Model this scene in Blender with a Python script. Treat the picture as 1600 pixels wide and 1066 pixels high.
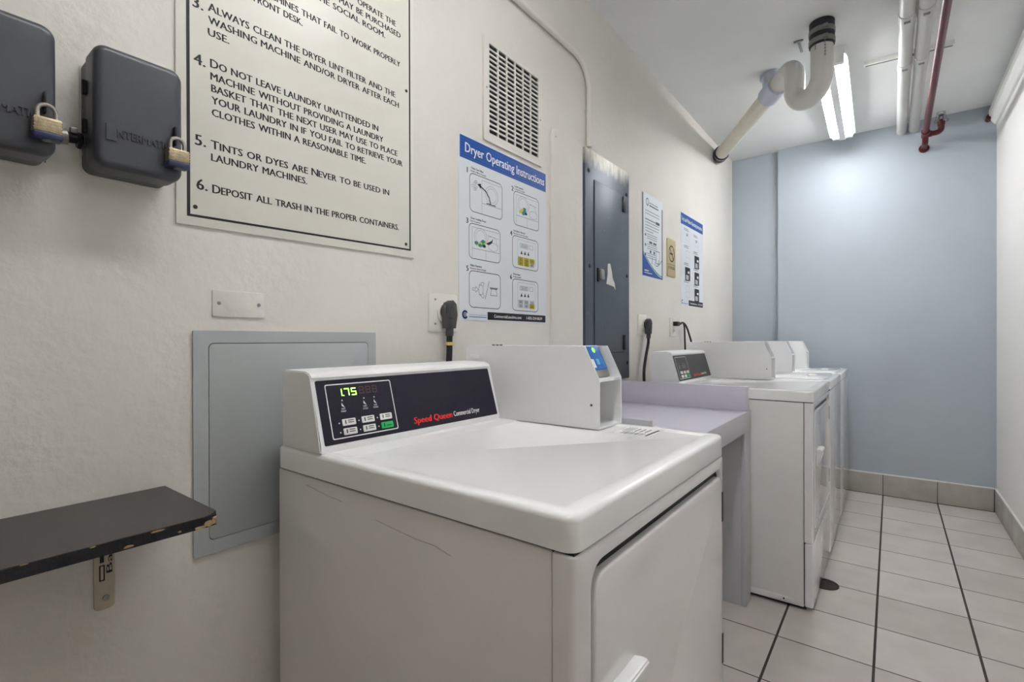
import bpy, bmesh, math, random
from mathutils import Vector, Matrix
random.seed(7)
for _o in list(bpy.data.objects):
    bpy.data.objects.remove(_o)
S = bpy.context.scene
COL = S.collection
rad = math.radians

# ------------------------------------------------------------------ camera
cam = bpy.data.cameras.new('camera')
cam.sensor_fit = 'HORIZONTAL'; cam.sensor_width = 36.0
cam.lens = 774.73 / 1600 * 36.0
cam.clip_start = 0.02
camo = bpy.data.objects.new('camera', cam); COL.objects.link(camo)
_y, _p, _r = rad(37.4252), rad(-0.1547), rad(-0.1548)
_f = Vector((-math.sin(_y) * math.cos(_p), math.cos(_y) * math.cos(_p), math.sin(_p)))
_rt = Vector((math.cos(_y), math.sin(_y), 0)); _u = _rt.cross(_f)
_r2 = _rt * math.cos(_r) + _u * math.sin(_r); _u2 = _u * math.cos(_r) - _rt * math.sin(_r)
camo.matrix_world = Matrix(((_r2.x, _u2.x, -_f.x, 1.1044), (_r2.y, _u2.y, -_f.y, 0.0), (_r2.z, _u2.z, -_f.z, 1.1559), (0, 0, 0, 1)))
S.camera = camo

# ------------------------------------------------------------------ world, exposure (the lamps are the two ceiling fixtures)
w = bpy.data.worlds.new('room_world'); S.world = w; w.use_nodes = True
w.node_tree.nodes['Background'].inputs[0].default_value = (0.6, 0.65, 0.7, 1)
w.node_tree.nodes['Background'].inputs[1].default_value = 0.2
S.view_settings.view_transform = 'Standard'; S.view_settings.look = 'None'
S.view_settings.gamma = 1.0; S.view_settings.use_curve_mapping = False
S.view_settings.exposure = 1.86
TUBE_POWER = 10.5
S.cycles.max_bounces = 12; S.cycles.diffuse_bounces = 8; S.cycles.glossy_bounces = 6
S.cycles.sample_clamp_indirect = 6.0

# ------------------------------------------------------------------ materials
def lin(c):
    return tuple(((v / 255) / 12.92 if v / 255 <= 0.04045 else ((v / 255 + 0.055) / 1.055) ** 2.4) for v in c) + (1,)
MATS = {}
def mat(name, rgb, rough=0.5, metal=0.0, bump=0.0, bscale=60, var=0.0, vscale=3, coat=0.0, spec=None, emit=0.0, detail=4):
    m = bpy.data.materials.new(name); m.use_nodes = True; MATS[name] = m
    nt = m.node_tree; b = nt.nodes['Principled BSDF']; L = nt.links
    b.inputs['Base Color'].default_value = lin(rgb)
    b.inputs['Roughness'].default_value = rough; b.inputs['Metallic'].default_value = metal
    if coat: b.inputs['Coat Weight'].default_value = coat; b.inputs['Coat Roughness'].default_value = 0.06
    if spec is not None: b.inputs['Specular IOR Level'].default_value = spec
    if emit:
        b.inputs['Emission Color'].default_value = lin(rgb); b.inputs['Emission Strength'].default_value = emit
    geo = None
    if bump or var:
        geo = nt.nodes.new('ShaderNodeNewGeometry')
    if bump:
        n = nt.nodes.new('ShaderNodeTexNoise'); n.inputs['Scale'].default_value = bscale; n.inputs['Detail'].default_value = detail
        L.new(geo.outputs['Position'], n.inputs['Vector'])
        bp = nt.nodes.new('ShaderNodeBump'); bp.inputs['Strength'].default_value = bump; bp.inputs['Distance'].default_value = 0.004
        L.new(n.outputs['Fac'], bp.inputs['Height']); L.new(bp.outputs['Normal'], b.inputs['Normal'])
    if var:
        n2 = nt.nodes.new('ShaderNodeTexNoise'); n2.inputs['Scale'].default_value = vscale; n2.inputs['Detail'].default_value = 6
        L.new(geo.outputs['Position'], n2.inputs['Vector'])
        r = nt.nodes.new('ShaderNodeMapRange'); r.inputs['From Min'].default_value = 0.35; r.inputs['From Max'].default_value = 0.65
        r.inputs['To Min'].default_value = 1 - var; r.inputs['To Max'].default_value = 1.0
        L.new(n2.outputs['Fac'], r.inputs['Value'])
        mx = nt.nodes.new('ShaderNodeMix'); mx.data_type = 'RGBA'; mx.blend_type = 'MULTIPLY'; mx.inputs['Factor'].default_value = 1
        mx.inputs[6].default_value = lin(rgb); L.new(r.outputs['Result'], mx.inputs[7]); L.new(mx.outputs[2], b.inputs['Base Color'])
    return m

M = mat
M('wall_paint', (224, 221, 214), 0.62, bump=0.6, bscale=38, var=0.06, vscale=2.2, detail=10)
M('right_paint', (240, 239, 236), 0.6, bump=0.15, bscale=30)
M('blue_paint', (178, 188, 197), 0.6, bump=0.15, bscale=40, var=0.05, vscale=1.5)
M('ceiling_paint', (234, 236, 235), 0.8, bump=0.3, bscale=35, var=0.08, vscale=1.6)
M('front_paint', (188, 176, 162), 0.6)
M('trim_white', (236, 236, 232), 0.45, bump=0.1, bscale=20)
M('enamel', (244, 245, 244), 0.09, spec=0.4, bump=0.006, bscale=40, detail=1)
M('enamel_front', (238, 236, 236), 0.10, coat=0.5, bump=0.006, bscale=40, detail=1)
M('enamel_side', (232, 230, 228), 0.3, bump=0.03, bscale=220, var=0.05, vscale=4)
M('console_plastic', (238, 239, 239), 0.35, bump=0.05, bscale=300)
M('box_metal', (236, 237, 238), 0.35, bump=0.03, bscale=200)
M('seam_dark', (40, 40, 42), 0.7)
M('panel_black', (20, 18, 42), 0.3, bump=0.04, bscale=400, var=0.5, vscale=120)
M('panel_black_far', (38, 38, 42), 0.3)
M('print_white', (235, 235, 235), 0.5)
M('print_red', (232, 40, 38), 0.5)
M('print_black', (24, 24, 26), 0.6)
M('print_grey', (120, 124, 128), 0.6)
M('button_white', (225, 226, 224), 0.4)
M('button_green', (22, 190, 96), 0.4)
M('digit_green', (150, 255, 90), 0.4, emit=1.1)
M('digit_off', (88, 62, 70), 0.5)
M('reader_blue', (12, 98, 186), 0.35)
M('reader_icon', (80, 175, 225), 0.4)
M('led_green', (120, 225, 60), 0.4, emit=0.6)
M('steel', (170, 166, 158), 0.35, metal=0.9, bump=0.05, bscale=90)
M('zinc', (150, 150, 146), 0.45, metal=0.8)
M('hinge_dark', (62, 54, 48), 0.5, metal=0.4)
M('laminate', (206, 204, 216), 0.45, bump=0.02, bscale=300)
M('laminate_edge', (196, 196, 202), 0.5)
M('black_laminate', (68, 62, 60), 0.42, bump=0.1, bscale=500, var=0.15, vscale=200)
M('black_edge', (20, 20, 26), 0.5, bump=0.6, bscale=160, var=0.4, vscale=150)
M('particle_board', (178, 150, 112), 0.9, bump=0.6, bscale=200, var=0.3, vscale=150)
M('bracket_paint', (190, 180, 160), 0.5, var=0.1, vscale=40)
M('sign_plastic', (222, 220, 210), 0.35)
M('poster_paper', (216, 222, 227), 0.4)
M('page_paper', (226, 232, 236), 0.4)
M('poster_blue', (4, 72, 156), 0.4)
M('poster_blue_light', (44, 104, 186), 0.4)
M('poster_yellow', (205, 192, 40), 0.5)
M('teal', (20, 130, 140), 0.45)
M('navy', (50, 66, 86), 0.45)
M('pale_grey', (178, 184, 190), 0.5)
M('gold', (190, 172, 128), 0.4, metal=0.25)
M('timer_grey', (66, 69, 75), 0.36, bump=0.05, bscale=420, detail=2)
M('timer_back', (74, 76, 80), 0.5, bump=0.1, bscale=200)
M('black_metal', (26, 26, 28), 0.4, metal=0.3)
M('access_grey', (174, 180, 181), 0.42, bump=0.05, bscale=180)
M('padlock_brass', (186, 172, 140), 0.4, metal=0.7, bump=0.2, bscale=160, var=0.3, vscale=120)
M('padlock_blue', (34, 44, 84), 0.4)
M('pvc', (212, 212, 208), 0.35, var=0.05, vscale=8)
M('pvc_old', (212, 206, 192), 0.4, var=0.1, vscale=10)
M('pvc_grey', (180, 186, 200), 0.4)
M('rubber', (26, 30, 40), 0.55)
M('clamp_grey', (128, 128, 126), 0.45, metal=0.5)
M('red_pipe', (92, 18, 26), 0.35, var=0.25, vscale=14)
M('cord_black', (30, 30, 31), 0.5)
M('plug_grey', (66, 66, 68), 0.55)
M('plate_white', (228, 226, 218), 0.4)
M('yellow_tag', (214, 190, 120), 0.5)
M('drain_rust', (62, 46, 40), 0.75, bump=0.5, bscale=120, var=0.5, vscale=60)
M('vent_dark', (22, 22, 24), 0.8)
M('torn_paper', (222, 222, 216), 0.8)
M('baseboard_tile', (186, 182, 174), 0.4, bump=0.05, bscale=60, var=0.16, vscale=9)
M('fixture_white', (240, 241, 240), 0.4)
M('scuff', (196, 192, 188), 0.5)
tube = M('tube_glow', (255, 255, 252), 0.4)
_b = tube.node_tree.nodes['Principled BSDF']
_b.inputs['Emission Color'].default_value = (0.985, 0.975, 1.0, 1); _b.inputs['Emission Strength'].default_value = TUBE_POWER

def nodes_of(m):
    nt = m.node_tree
    def N(t, **k):
        n = nt.nodes.new(t)
        for a, v in k.items(): setattr(n, a, v)
        return n
    def math_(op, a, b=None):
        n = N('ShaderNodeMath', operation=op)
        for i, v in enumerate((a, b)):
            if v is None: continue
            if isinstance(v, (int, float)): n.inputs[i].default_value = v
            else: nt.links.new(v, n.inputs[i])
        return n.outputs[0]
    return nt, N, math_

def floor_material():
    m = bpy.data.materials.new('floor_tile'); m.use_nodes = True
    nt, N, ma = nodes_of(m); L = nt.links; b = nt.nodes['Principled BSDF']
    geo = N('ShaderNodeNewGeometry'); sep = N('ShaderNodeSeparateXYZ'); L.new(geo.outputs['Position'], sep.inputs[0])
    def grout(src, off, pitch, wdt):
        u = ma('DIVIDE', ma('SUBTRACT', src, off - 20 * pitch), pitch)
        d = ma('MULTIPLY', ma('ABSOLUTE', ma('SUBTRACT', ma('FRACT', ma('ADD', u, 0.5)), 0.5)), pitch)
        return u, ma('LESS_THAN', d, wdt)
    ux, gx = grout(sep.outputs['X'], 0.7487, 0.3056, 0.0042)
    uy, gy = grout(sep.outputs['Y'], 2.156, 0.306, 0.0026)
    g = ma('MAXIMUM', gx, gy)
    cell = N('ShaderNodeCombineXYZ'); L.new(ma('FLOOR', ux), cell.inputs[0]); L.new(ma('FLOOR', uy), cell.inputs[1])
    wn = N('ShaderNodeTexWhiteNoise'); L.new(cell.outputs[0], wn.inputs['Vector'])
    n = N('ShaderNodeTexNoise'); n.inputs['Scale'].default_value = 7; n.inputs['Detail'].default_value = 8; L.new(geo.outputs['Position'], n.inputs['Vector'])
    f = ma('ADD', ma('MULTIPLY', wn.outputs['Value'], 0.35), ma('MULTIPLY', n.outputs['Fac'], 0.65))
    cr = N('ShaderNodeValToRGB'); L.new(f, cr.inputs[0])
    cr.color_ramp.elements[0].position = 0.25; cr.color_ramp.elements[0].color = lin((190, 183, 177))
    cr.color_ramp.elements[1].position = 0.75; cr.color_ramp.elements[1].color = lin((212, 205, 200))
    mx = N('ShaderNodeMix', data_type='RGBA'); L.new(g, mx.inputs['Factor']); L.new(cr.outputs[0], mx.inputs[6]); mx.inputs[7].default_value = lin((58, 50, 46))
    L.new(mx.outputs[2], b.inputs['Base Color'])
    L.new(ma('ADD', ma('MULTIPLY', g, 0.4), 0.36), b.inputs['Roughness'])
    bp = N('ShaderNodeBump'); bp.inputs['Distance'].default_value = 0.002; bp.inputs['Strength'].default_value = 0.5
    L.new(ma('ADD', ma('SUBTRACT', 1.0, g), ma('MULTIPLY', n.outputs['Fac'], 0.15)), bp.inputs['Height']); L.new(bp.outputs[0], b.inputs['Normal'])
    MATS['floor_tile'] = m
floor_material()

def panel_material():
    # dark grey steel with white paint brushed over its top edge
    m = mat('panel_steel', (92, 100, 110), 0.38, metal=0.35)
    nt, N, ma = nodes_of(m); L = nt.links; b = nt.nodes['Principled BSDF']
    geo = N('ShaderNodeNewGeometry'); sep = N('ShaderNodeSeparateXYZ'); L.new(geo.outputs['Position'], sep.inputs[0])
    n = N('ShaderNodeTexNoise'); n.inputs['Scale'].default_value = 26; n.inputs['Detail'].default_value = 6
    mp = N('ShaderNodeMapping'); mp.inputs['Scale'].default_value = (1, 1.6, 0.5); L.new(geo.outputs['Position'], mp.inputs[0]); L.new(mp.outputs[0], n.inputs['Vector'])
    h = ma('MULTIPLY', ma('SUBTRACT', sep.outputs['Z'], 1.950), 13.0)
    f = N('ShaderNodeClamp'); L.new(ma('ADD', ma('MULTIPLY', ma('SUBTRACT', n.outputs['Fac'], 0.5), 1.5), h), f.inputs[0])
    n2 = N('ShaderNodeTexNoise'); n2.inputs['Scale'].default_value = 60; n2.inputs['Detail'].default_value = 3; L.new(geo.outputs['Position'], n2.inputs['Vector'])
    chip = ma('GREATER_THAN', n2.outputs['Fac'], 0.735)
    mx = N('ShaderNodeMix', data_type='RGBA'); L.new(ma('MAXIMUM', f.outputs[0], ma('MULTIPLY', chip, 0.5)), mx.inputs['Factor'])
    mx.inputs[6].default_value = lin((86, 95, 106)); mx.inputs[7].default_value = lin((222, 217, 204))
    L.new(mx.outputs[2], b.inputs['Base Color'])
panel_material()

# ------------------------------------------------------------------ mesh helpers
class Frame:
    """flat working frame: point = O + u*U + v*V + t*N"""
    def __init__(s, O, U, V):
        s.O = Vector(O); s.U = Vector(U).normalized(); s.V = Vector(V).normalized(); s.N = s.U.cross(s.V)
    def p(s, u, v, t=0.0): return s.O + s.U * u + s.V * v + s.N * t
def WALL(x=0.0, y=0.0, z=0.0): return Frame((x, y, z), (0, 1, 0), (0, 0, 1))      # faces +x
def SIDE(y): return Frame((0, y, 0), (1, 0, 0), (0, 0, 1))                          # faces -y, u = x, v = z
def FLAT(z=0.0): return Frame((0, 0, z), (1, 0, 0), (0, 1, 0))                      # faces up

def BM(): return bmesh.new()
def box(bm, x0, x1, y0, y1, z0, z1, bev=0.0, seg=2):
    vs = [bm.verts.new((x, y, z)) for x in (x0, x1) for y in (y0, y1) for z in (z0, z1)]
    fs = [bm.faces.new([vs[i] for i in q]) for q in ((0, 1, 3, 2), (4, 6, 7, 5), (0, 4, 5, 1), (2, 3, 7, 6), (0, 2, 6, 4), (1, 5, 7, 3))]
    if bev:
        es = list({e for f in fs for e in f.edges})
        bmesh.ops.bevel(bm, geom=es, offset=bev, segments=seg, affect='EDGES', profile=0.5)
    return vs
def rrect(u0, u1, v0, v1, r, n=5):
    r = min(r, (u1 - u0) / 2.001, (v1 - v0) / 2.001); P = []
    for cx, cy, a in ((u1 - r, v0 + r, -90), (u1 - r, v1 - r, 0), (u0 + r, v1 - r, 90), (u0 + r, v0 + r, 180)):
        for i in range(n + 1):
            t = rad(a + 90 * i / n); P.append((cx + r * math.cos(t), cy + r * math.sin(t)))
    return P
def circ(cu, cv, r, n=24, rv=None):
    return [(cu + r * math.cos(2 * math.pi * i / n), cv + (rv or r) * math.sin(2 * math.pi * i / n)) for i in range(n)]
def plate(bm, fr, pts, t0, t1, bev=0.0, seg=2, allbev=False):
    a = [bm.verts.new(fr.p(u, v, t0)) for u, v in pts]; b = [bm.verts.new(fr.p(u, v, t1)) for u, v in pts]
    n = len(pts); fa = bm.faces.new(a[::-1]); fb = bm.faces.new(b); sd = []
    for i in range(n): sd.append(bm.faces.new((a[i], a[(i + 1) % n], b[(i + 1) % n], b[i])))
    if bev:
        es = set(fb.edges)
        if allbev:
            es |= set(fa.edges)
            for f in sd: es |= set(f.edges)
        bmesh.ops.bevel(bm, geom=list(es), offset=bev, segments=seg, affect='EDGES', profile=0.5)
def loft(bm, fr, loops, cap0=True, cap1=True, closed=False):
    'skin through outlines of equal point count, each at its own height'
    R = [[bm.verts.new(fr.p(u, v, t)) for u, v in P] for P, t in loops]; n = len(R[0])
    for a, b in list(zip(R, R[1:])) + ([(R[-1], R[0])] if closed else []):
        for i in range(n): bm.faces.new((a[i], a[(i + 1) % n], b[(i + 1) % n], b[i]))
    if not closed:
        if cap0: bm.faces.new(R[0][::-1])
        if cap1: bm.faces.new(R[-1])
def soft(u0, u1, v0, v1, r, t0, t1, e, n=6, m=4):
    'outlines of a slab with rounded corners r and a rounded front edge e'
    L = [(rrect(u0, u1, v0, v1, r, n), t0)]
    for k in range(m + 1):
        a = math.pi / 2 * k / m; i = e * (1 - math.cos(a)); L.append((rrect(u0 + i, u1 - i, v0 + i, v1 - i, max(r - i, .0008), n), t1 - e + e * math.sin(a)))
    return L
def flat(bm, fr, pts, t=0.0):
    bm.faces.new([bm.verts.new(fr.p(u, v, t)) for u, v in pts])
def ring(bm, fr, out, inn, t0, t1):
    n = len(out)
    A = [[bm.verts.new(fr.p(u, v, t)) for u, v in L] for L, t in ((out, t0), (inn, t0), (inn, t1), (out, t1))]
    for k in range(4):
        P, Q = A[k], A[(k + 1) % 4]
        for i in range(n): bm.faces.new((P[i], P[(i + 1) % n], Q[(i + 1) % n], Q[i]))
def flatring(bm, fr, out, inn, t):
    n = len(out); A = [bm.verts.new(fr.p(u, v, t)) for u, v in out]; B = [bm.verts.new(fr.p(u, v, t)) for u, v in inn]
    for i in range(n): bm.faces.new((A[i], A[(i + 1) % n], B[(i + 1) % n], B[i]))
def stroke(bm, fr, pts, wd, t=0.0, close=False):
    pts = [Vector(p) for p in pts]
    if close: pts = pts + [pts[0]]
    for a, b in zip(pts, pts[1:]):
        d = b - a
        if d.length < 1e-7: continue
        d.normalize(); q = Vector((-d.y, d.x)) * wd / 2; e = d * wd * 0.3
        flat(bm, fr, [tuple(a - e - q), tuple(b + e - q), tuple(b + e + q), tuple(a - e + q)], t)
def sweep(bm, pts, r, seg=14, cap=True):
    pts = [Vector(p) for p in pts]; n = len(pts)
    rs = r if isinstance(r, (list, tuple)) else [r] * n
    T = [((pts[min(i + 1, n - 1)] - pts[max(i - 1, 0)]).normalized()) for i in range(n)]
    up = Vector((0, 0, 1)) if abs(T[0].z) < 0.9 else Vector((1, 0, 0))
    X = T[0].cross(up).normalized(); rows = []
    for i in range(n):
        X = (X - T[i] * X.dot(T[i])).normalized(); Y = T[i].cross(X)
        rows.append([bm.verts.new(pts[i] + (X * math.cos(2 * math.pi * k / seg) + Y * math.sin(2 * math.pi * k / seg)) * rs[i]) for k in range(seg)])
    for a, b in zip(rows, rows[1:]):
        for k in range(seg): bm.faces.new((a[k], a[(k + 1) % seg], b[(k + 1) % seg], b[k]))
    if cap: bm.faces.new(rows[0][::-1]); bm.faces.new(rows[-1])
def cyl(bm, a, b, r, seg=18, bev=0.0):
    a, b = Vector(a), Vector(b)
    if bev:
        d = (b - a).normalized() * bev
        sweep(bm, [a, a + d * .001, a + d, b - d, b - d * .001, b], [r - bev, r - bev, r, r, r - bev, r - bev], seg)
    else: sweep(bm, [a, b], r, seg)
def fillet(pts, r, n=8):
    pts = [Vector(p) for p in pts]; out = [pts[0]]
    rs = r if isinstance(r, (list, tuple)) else [r] * (len(pts) - 2)
    for i in range(1, len(pts) - 1):
        P = pts[i]; d1 = (pts[i - 1] - P).normalized(); d2 = (pts[i + 1] - P).normalized()
        ang = d1.angle(d2); t = min(rs[i - 1] / math.tan(ang / 2), (pts[i - 1] - P).length * .5, (pts[i + 1] - P).length * .5)
        a, b = P + d1 * t, P + d2 * t; rr = t * math.tan(ang / 2)
        c = P + (d1 + d2).normalized() * (rr / math.sin(ang / 2))
        va, vb = a - c, b - c; th = va.angle(vb); ax = va.cross(vb).normalized()
        for k in range(n + 1): out.append(c + Matrix.Rotation(th * k / n, 3, ax) @ va)
    out.append(pts[-1]); return out
def smooth(pts, n=6):
    P = [Vector(p) for p in pts]; P = [P[0]] + P + [P[-1]]; out = []
    for i in range(1, len(P) - 2):
        p0, p1, p2, p3 = P[i - 1:i + 3]
        for k in range(n):
            t = k / n
            out.append(0.5 * ((2 * p1) + (p2 - p0) * t + (2 * p0 - 5 * p1 + 4 * p2 - p3) * t * t + (3 * p1 - p0 - 3 * p2 + p3) * t ** 3))
    out.append(P[-2]); return out

# lettering -------------------------------------------------------------
def _raw(s, shear=0.0):
    c = bpy.data.curves.new('lettering_curve', 'FONT'); c.body = s; c.resolution_u = 2; c.shear = shear
    o = bpy.data.objects.new('lettering_curve', c); COL.objects.link(o)
    dg = bpy.context.evaluated_depsgraph_get(); dg.update()
    me = bpy.data.meshes.new_from_object(o.evaluated_get(dg))
    bpy.data.objects.remove(o); bpy.data.curves.remove(c)
    return me
_cap = {}
def _strike(bm, fr, me, f, t, bold):
    'print the glyph outlines; bold lettering is struck twice, side by side'
    for k, d in enumerate((0.0,) if not bold else (-bold, bold)):
        vs = [bm.verts.new(fr.p(f(p.co)[0] + d, f(p.co)[1], t + k * 2e-5)) for p in me.vertices]
        for p in me.polygons:
            try: bm.faces.new([vs[i] for i in p.vertices])
            except ValueError: pass
    bpy.data.meshes.remove(me)
def _caph():
    if 'h' not in _cap:
        me = _raw('H'); _cap['h'] = max(q.co.y for q in me.vertices); bpy.data.meshes.remove(me)
    return _cap['h']
def text_caps(bm, fr, s, u, v, cap, width, t=0.0, bold=0.0, small=0.86):
    'capitals; the letters given in upper case stand taller'
    k = cap / _caph(); runs = []; cur = ''
    for ch in s:
        if ch == ' ': runs += [cur, ' ']; cur = ''
        elif cur and ch.isalpha() and cur[-1].isalpha() and ch.islower() != cur[-1].islower(): runs.append(cur); cur = ch
        else: cur += ch
    runs.append(cur); x = 0.0; placed = []
    for q in runs:
        if q == ' ': x += .30; continue
        if not q: continue
        me = _raw(q.upper()); kk = small if q.islower() else 1.0
        x0 = min(p.co.x for p in me.vertices); x1 = max(p.co.x for p in me.vertices)
        placed.append((me, x - x0 * kk, kk)); x += (x1 - x0) * kk + .07
    x -= .07; kx = width / x if width else k
    for me, ox, kk in placed:
        _strike(bm, fr, me, lambda c: (u + (ox + c.x * kk) * kx, v + c.y * kk * k), t, bold * cap)
def text(bm, fr, s, u, v, cap, width=None, t=0.0004, bold=0.0, align='L', shear=0.0):
    me = _raw(s, shear)
    if not len(me.vertices): return
    k = cap / _caph(); x0 = min(q.co.x for q in me.vertices); x1 = max(q.co.x for q in me.vertices)
    kx = width / (x1 - x0) if width else k
    off = {'L': 0, 'C': -.5, 'R': -1}[align] * (x1 - x0) * kx
    _strike(bm, fr, me, lambda c: (u + off + (c.x - x0) * kx, v + c.y * k), t, bold * cap)

# objects ---------------------------------------------------------------
def base_of(o):
    v = Vector(o.get('_b', (0, 0, 0))) if o else Vector((0, 0, 0)); return v
BASE = {}
def obj(name, bm, m, parent=None, label=None, ang=35, flatshade=False, flatprint=False):
    """link the shape (built in room coordinates) as one mesh object under its thing"""
    b = BASE.get(parent.name, Vector((0, 0, 0))) if parent else Vector((0, 0, 0))
    if not flatprint: bmesh.ops.recalc_face_normals(bm, faces=bm.faces[:])
    if b.length: bmesh.ops.translate(bm, verts=bm.verts[:], vec=-b)
    me = bpy.data.meshes.new(name); bm.to_mesh(me); bm.free()
    if not flatshade:
        me.polygons.foreach_set('use_smooth', [True] * len(me.polygons)); me.set_sharp_from_angle(angle=rad(ang))
    me.materials.append(MATS[m]); o = bpy.data.objects.new(name, me); COL.objects.link(o)
    if parent: o.parent = parent; BASE[o.name] = b
    if label: o['label'] = label
    return o
def thing(name, label, cat, loc, group=None):
    o = bpy.data.objects.new(name, None); COL.objects.link(o); o.empty_display_size = 0.05
    o.location = loc; BASE[o.name] = Vector(loc)
    o['label'] = label; o['category'] = cat
    if group: o['group'] = group
    return o
def tag(o, label, cat, group=None):
    o['label'] = label; o['category'] = cat
    if group: o['group'] = group
    return o
def struct(name, bm, m, parent=None, **k):
    o = obj(name, bm, m, parent, **k)
    if not parent: o['kind'] = 'structure'
    return o
def dup(root, delta, label, group=None):
    r = root.copy(); COL.objects.link(r); r.location = root.location + Vector(delta); r['label'] = label
    if group: r['group'] = group
    for ch in list(root.children):
        c = ch.copy(); COL.objects.link(c); c.parent = r
        for g in list(ch.children):
            d = g.copy(); COL.objects.link(d); d.parent = c
    return r
def screw(name, parent, fr, u, v, r=0.005, h=0.002, m='zinc', slot=True, label=None):
    bm = BM(); P = circ(u, v, r, 12)
    plate(bm, fr, P, -0.0005, h, bev=h * .5)
    if slot:
        box_pts = [(u - r * .8, v - r * .14), (u + r * .8, v - r * .14), (u + r * .8, v + r * .14), (u - r * .8, v + r * .14)]
        flat(bm, fr, box_pts, h + 0.0002)
    return obj(name, bm, m, parent, label)

# ================================================================== SETTING
H = 2.7075; YB = 4.5645; YN = 4.6131; XR = 1.6586; XN = 0.365; YF = -1.3
bm = BM(); box(bm, -0.1, XR + .1, YF - .1, YN + .12, -0.1, 0.0); struct('floor', bm, 'floor_tile')
bm = BM(); box(bm, -0.1, XR + .1, YF - .1, YN + .12, H, H + .1); struct('ceiling', bm, 'ceiling_paint')
bm = BM(); box(bm, -0.1, 0.0, YF - .1, YN + .12, 0, H); struct('wall_left', bm, 'wall_paint')
bm = BM(); box(bm, XR, XR + .1, YF - .1, YN + .12, 0, H); struct('wall_right', bm, 'right_paint')
bm = BM(); plate(bm, FLAT(0), [(0, YN), (XN, YN), (XN, YB), (XR, YB), (XR, YN + .12), (0, YN + .12)], 0, H); struct('wall_back', bm, 'blue_paint')
bm = BM(); box(bm, 0, XR, YF - .1, YF, 0, H); struct('wall_front', bm, 'front_paint')
# tiled skirting: each wall's run is one object; its tiles and dark joints are pattern
bm = BM(); bj = BM(); bc = BM()
gx = [0.7487 + 0.3056 * k for k in range(-2, 4)]; gx = [XN + .0] + [x for x in gx if XN < x < XR - .03] + [XR - .012]
for a, b in zip(gx, gx[1:]): box(bm, a + .0018, b - .0018, YB - .010, YB, 0.004, 0.152, .0015)
box(bj, XN, XR - .011, YB - .0075, YB, 0, 0.152)
box(bc, XN, XR - .011, YB - .011, YB, 0.152, 0.161, .002)
p = struct('baseboard_back', bm, 'baseboard_tile'); obj('joint', bj, 'seam_dark', p); obj('cap_strip', bc, 'trim_white', p)
bm = BM(); bj = BM(); bc = BM(); y = YB - .012
while y > YF + .02:
    y2 = max(y - .306, YF); box(bm, XR - .010, XR, y2 + .0018, y - .0018, 0.004, 0.152, .0015); y = y2
box(bj, XR - .0075, XR, YF, YB - .011, 0, 0.152); box(bc, XR - .011, XR, YF, YB - .011, 0.152, 0.161, .002)
p = struct('baseboard_right', bm, 'baseboard_tile'); obj('joint', bj, 'seam_dark', p); obj('cap_strip', bc, 'trim_white', p)

# ================================================================== LIGHT FIXTURES
def make_fixture():
    t = thing('fluorescent_fixture', 'lit twin tube fluorescent fixture on the ceiling near the blue wall', 'light', (0.833, 3.755, H), 'fluorescent ceiling fixtures')
    cx, y0, y1 = 0.833, 3.145, 4.365
    bm = BM(); plate(bm, Frame((0, y0, 0), (1, 0, 0), (0, 0, 1)), [(cx - .072, H), (cx + .072, H), (cx + .078, H - .066), (cx + .075, H - .066), (cx + .068, H - .045), (cx + .021, H - .045), (cx + .019, H - .094), (cx - .019, H - .094), (cx - .021, H - .045), (cx - .068, H - .045), (cx - .075, H - .066), (cx - .078, H - .066)][::-1], 0, -(y1 - y0))
    obj('housing', bm, 'fixture_white', t)
    for ye in (y0 - .004, y1 - .031):
        bm = BM(); box(bm, cx - .062, cx + .062, ye, ye + .035, H - .088, H - .02, .004); obj('end_cap', bm, 'fixture_white', t)
    for s in (-1, 1):
        bm = BM(); cyl(bm, (cx + s * .0475, y0 + .03, H - .067), (cx + s * .0475, y1 - .03, H - .067), .0185, 14); obj('tube', bm, 'tube_glow', t)
    t.rotation_euler.z = rad(1.1)
    return t
fx = make_fixture()
dup(fx, (0.02, -3.05, 0), 'twin tube fluorescent fixture on the ceiling above the nearest dryer')

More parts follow.
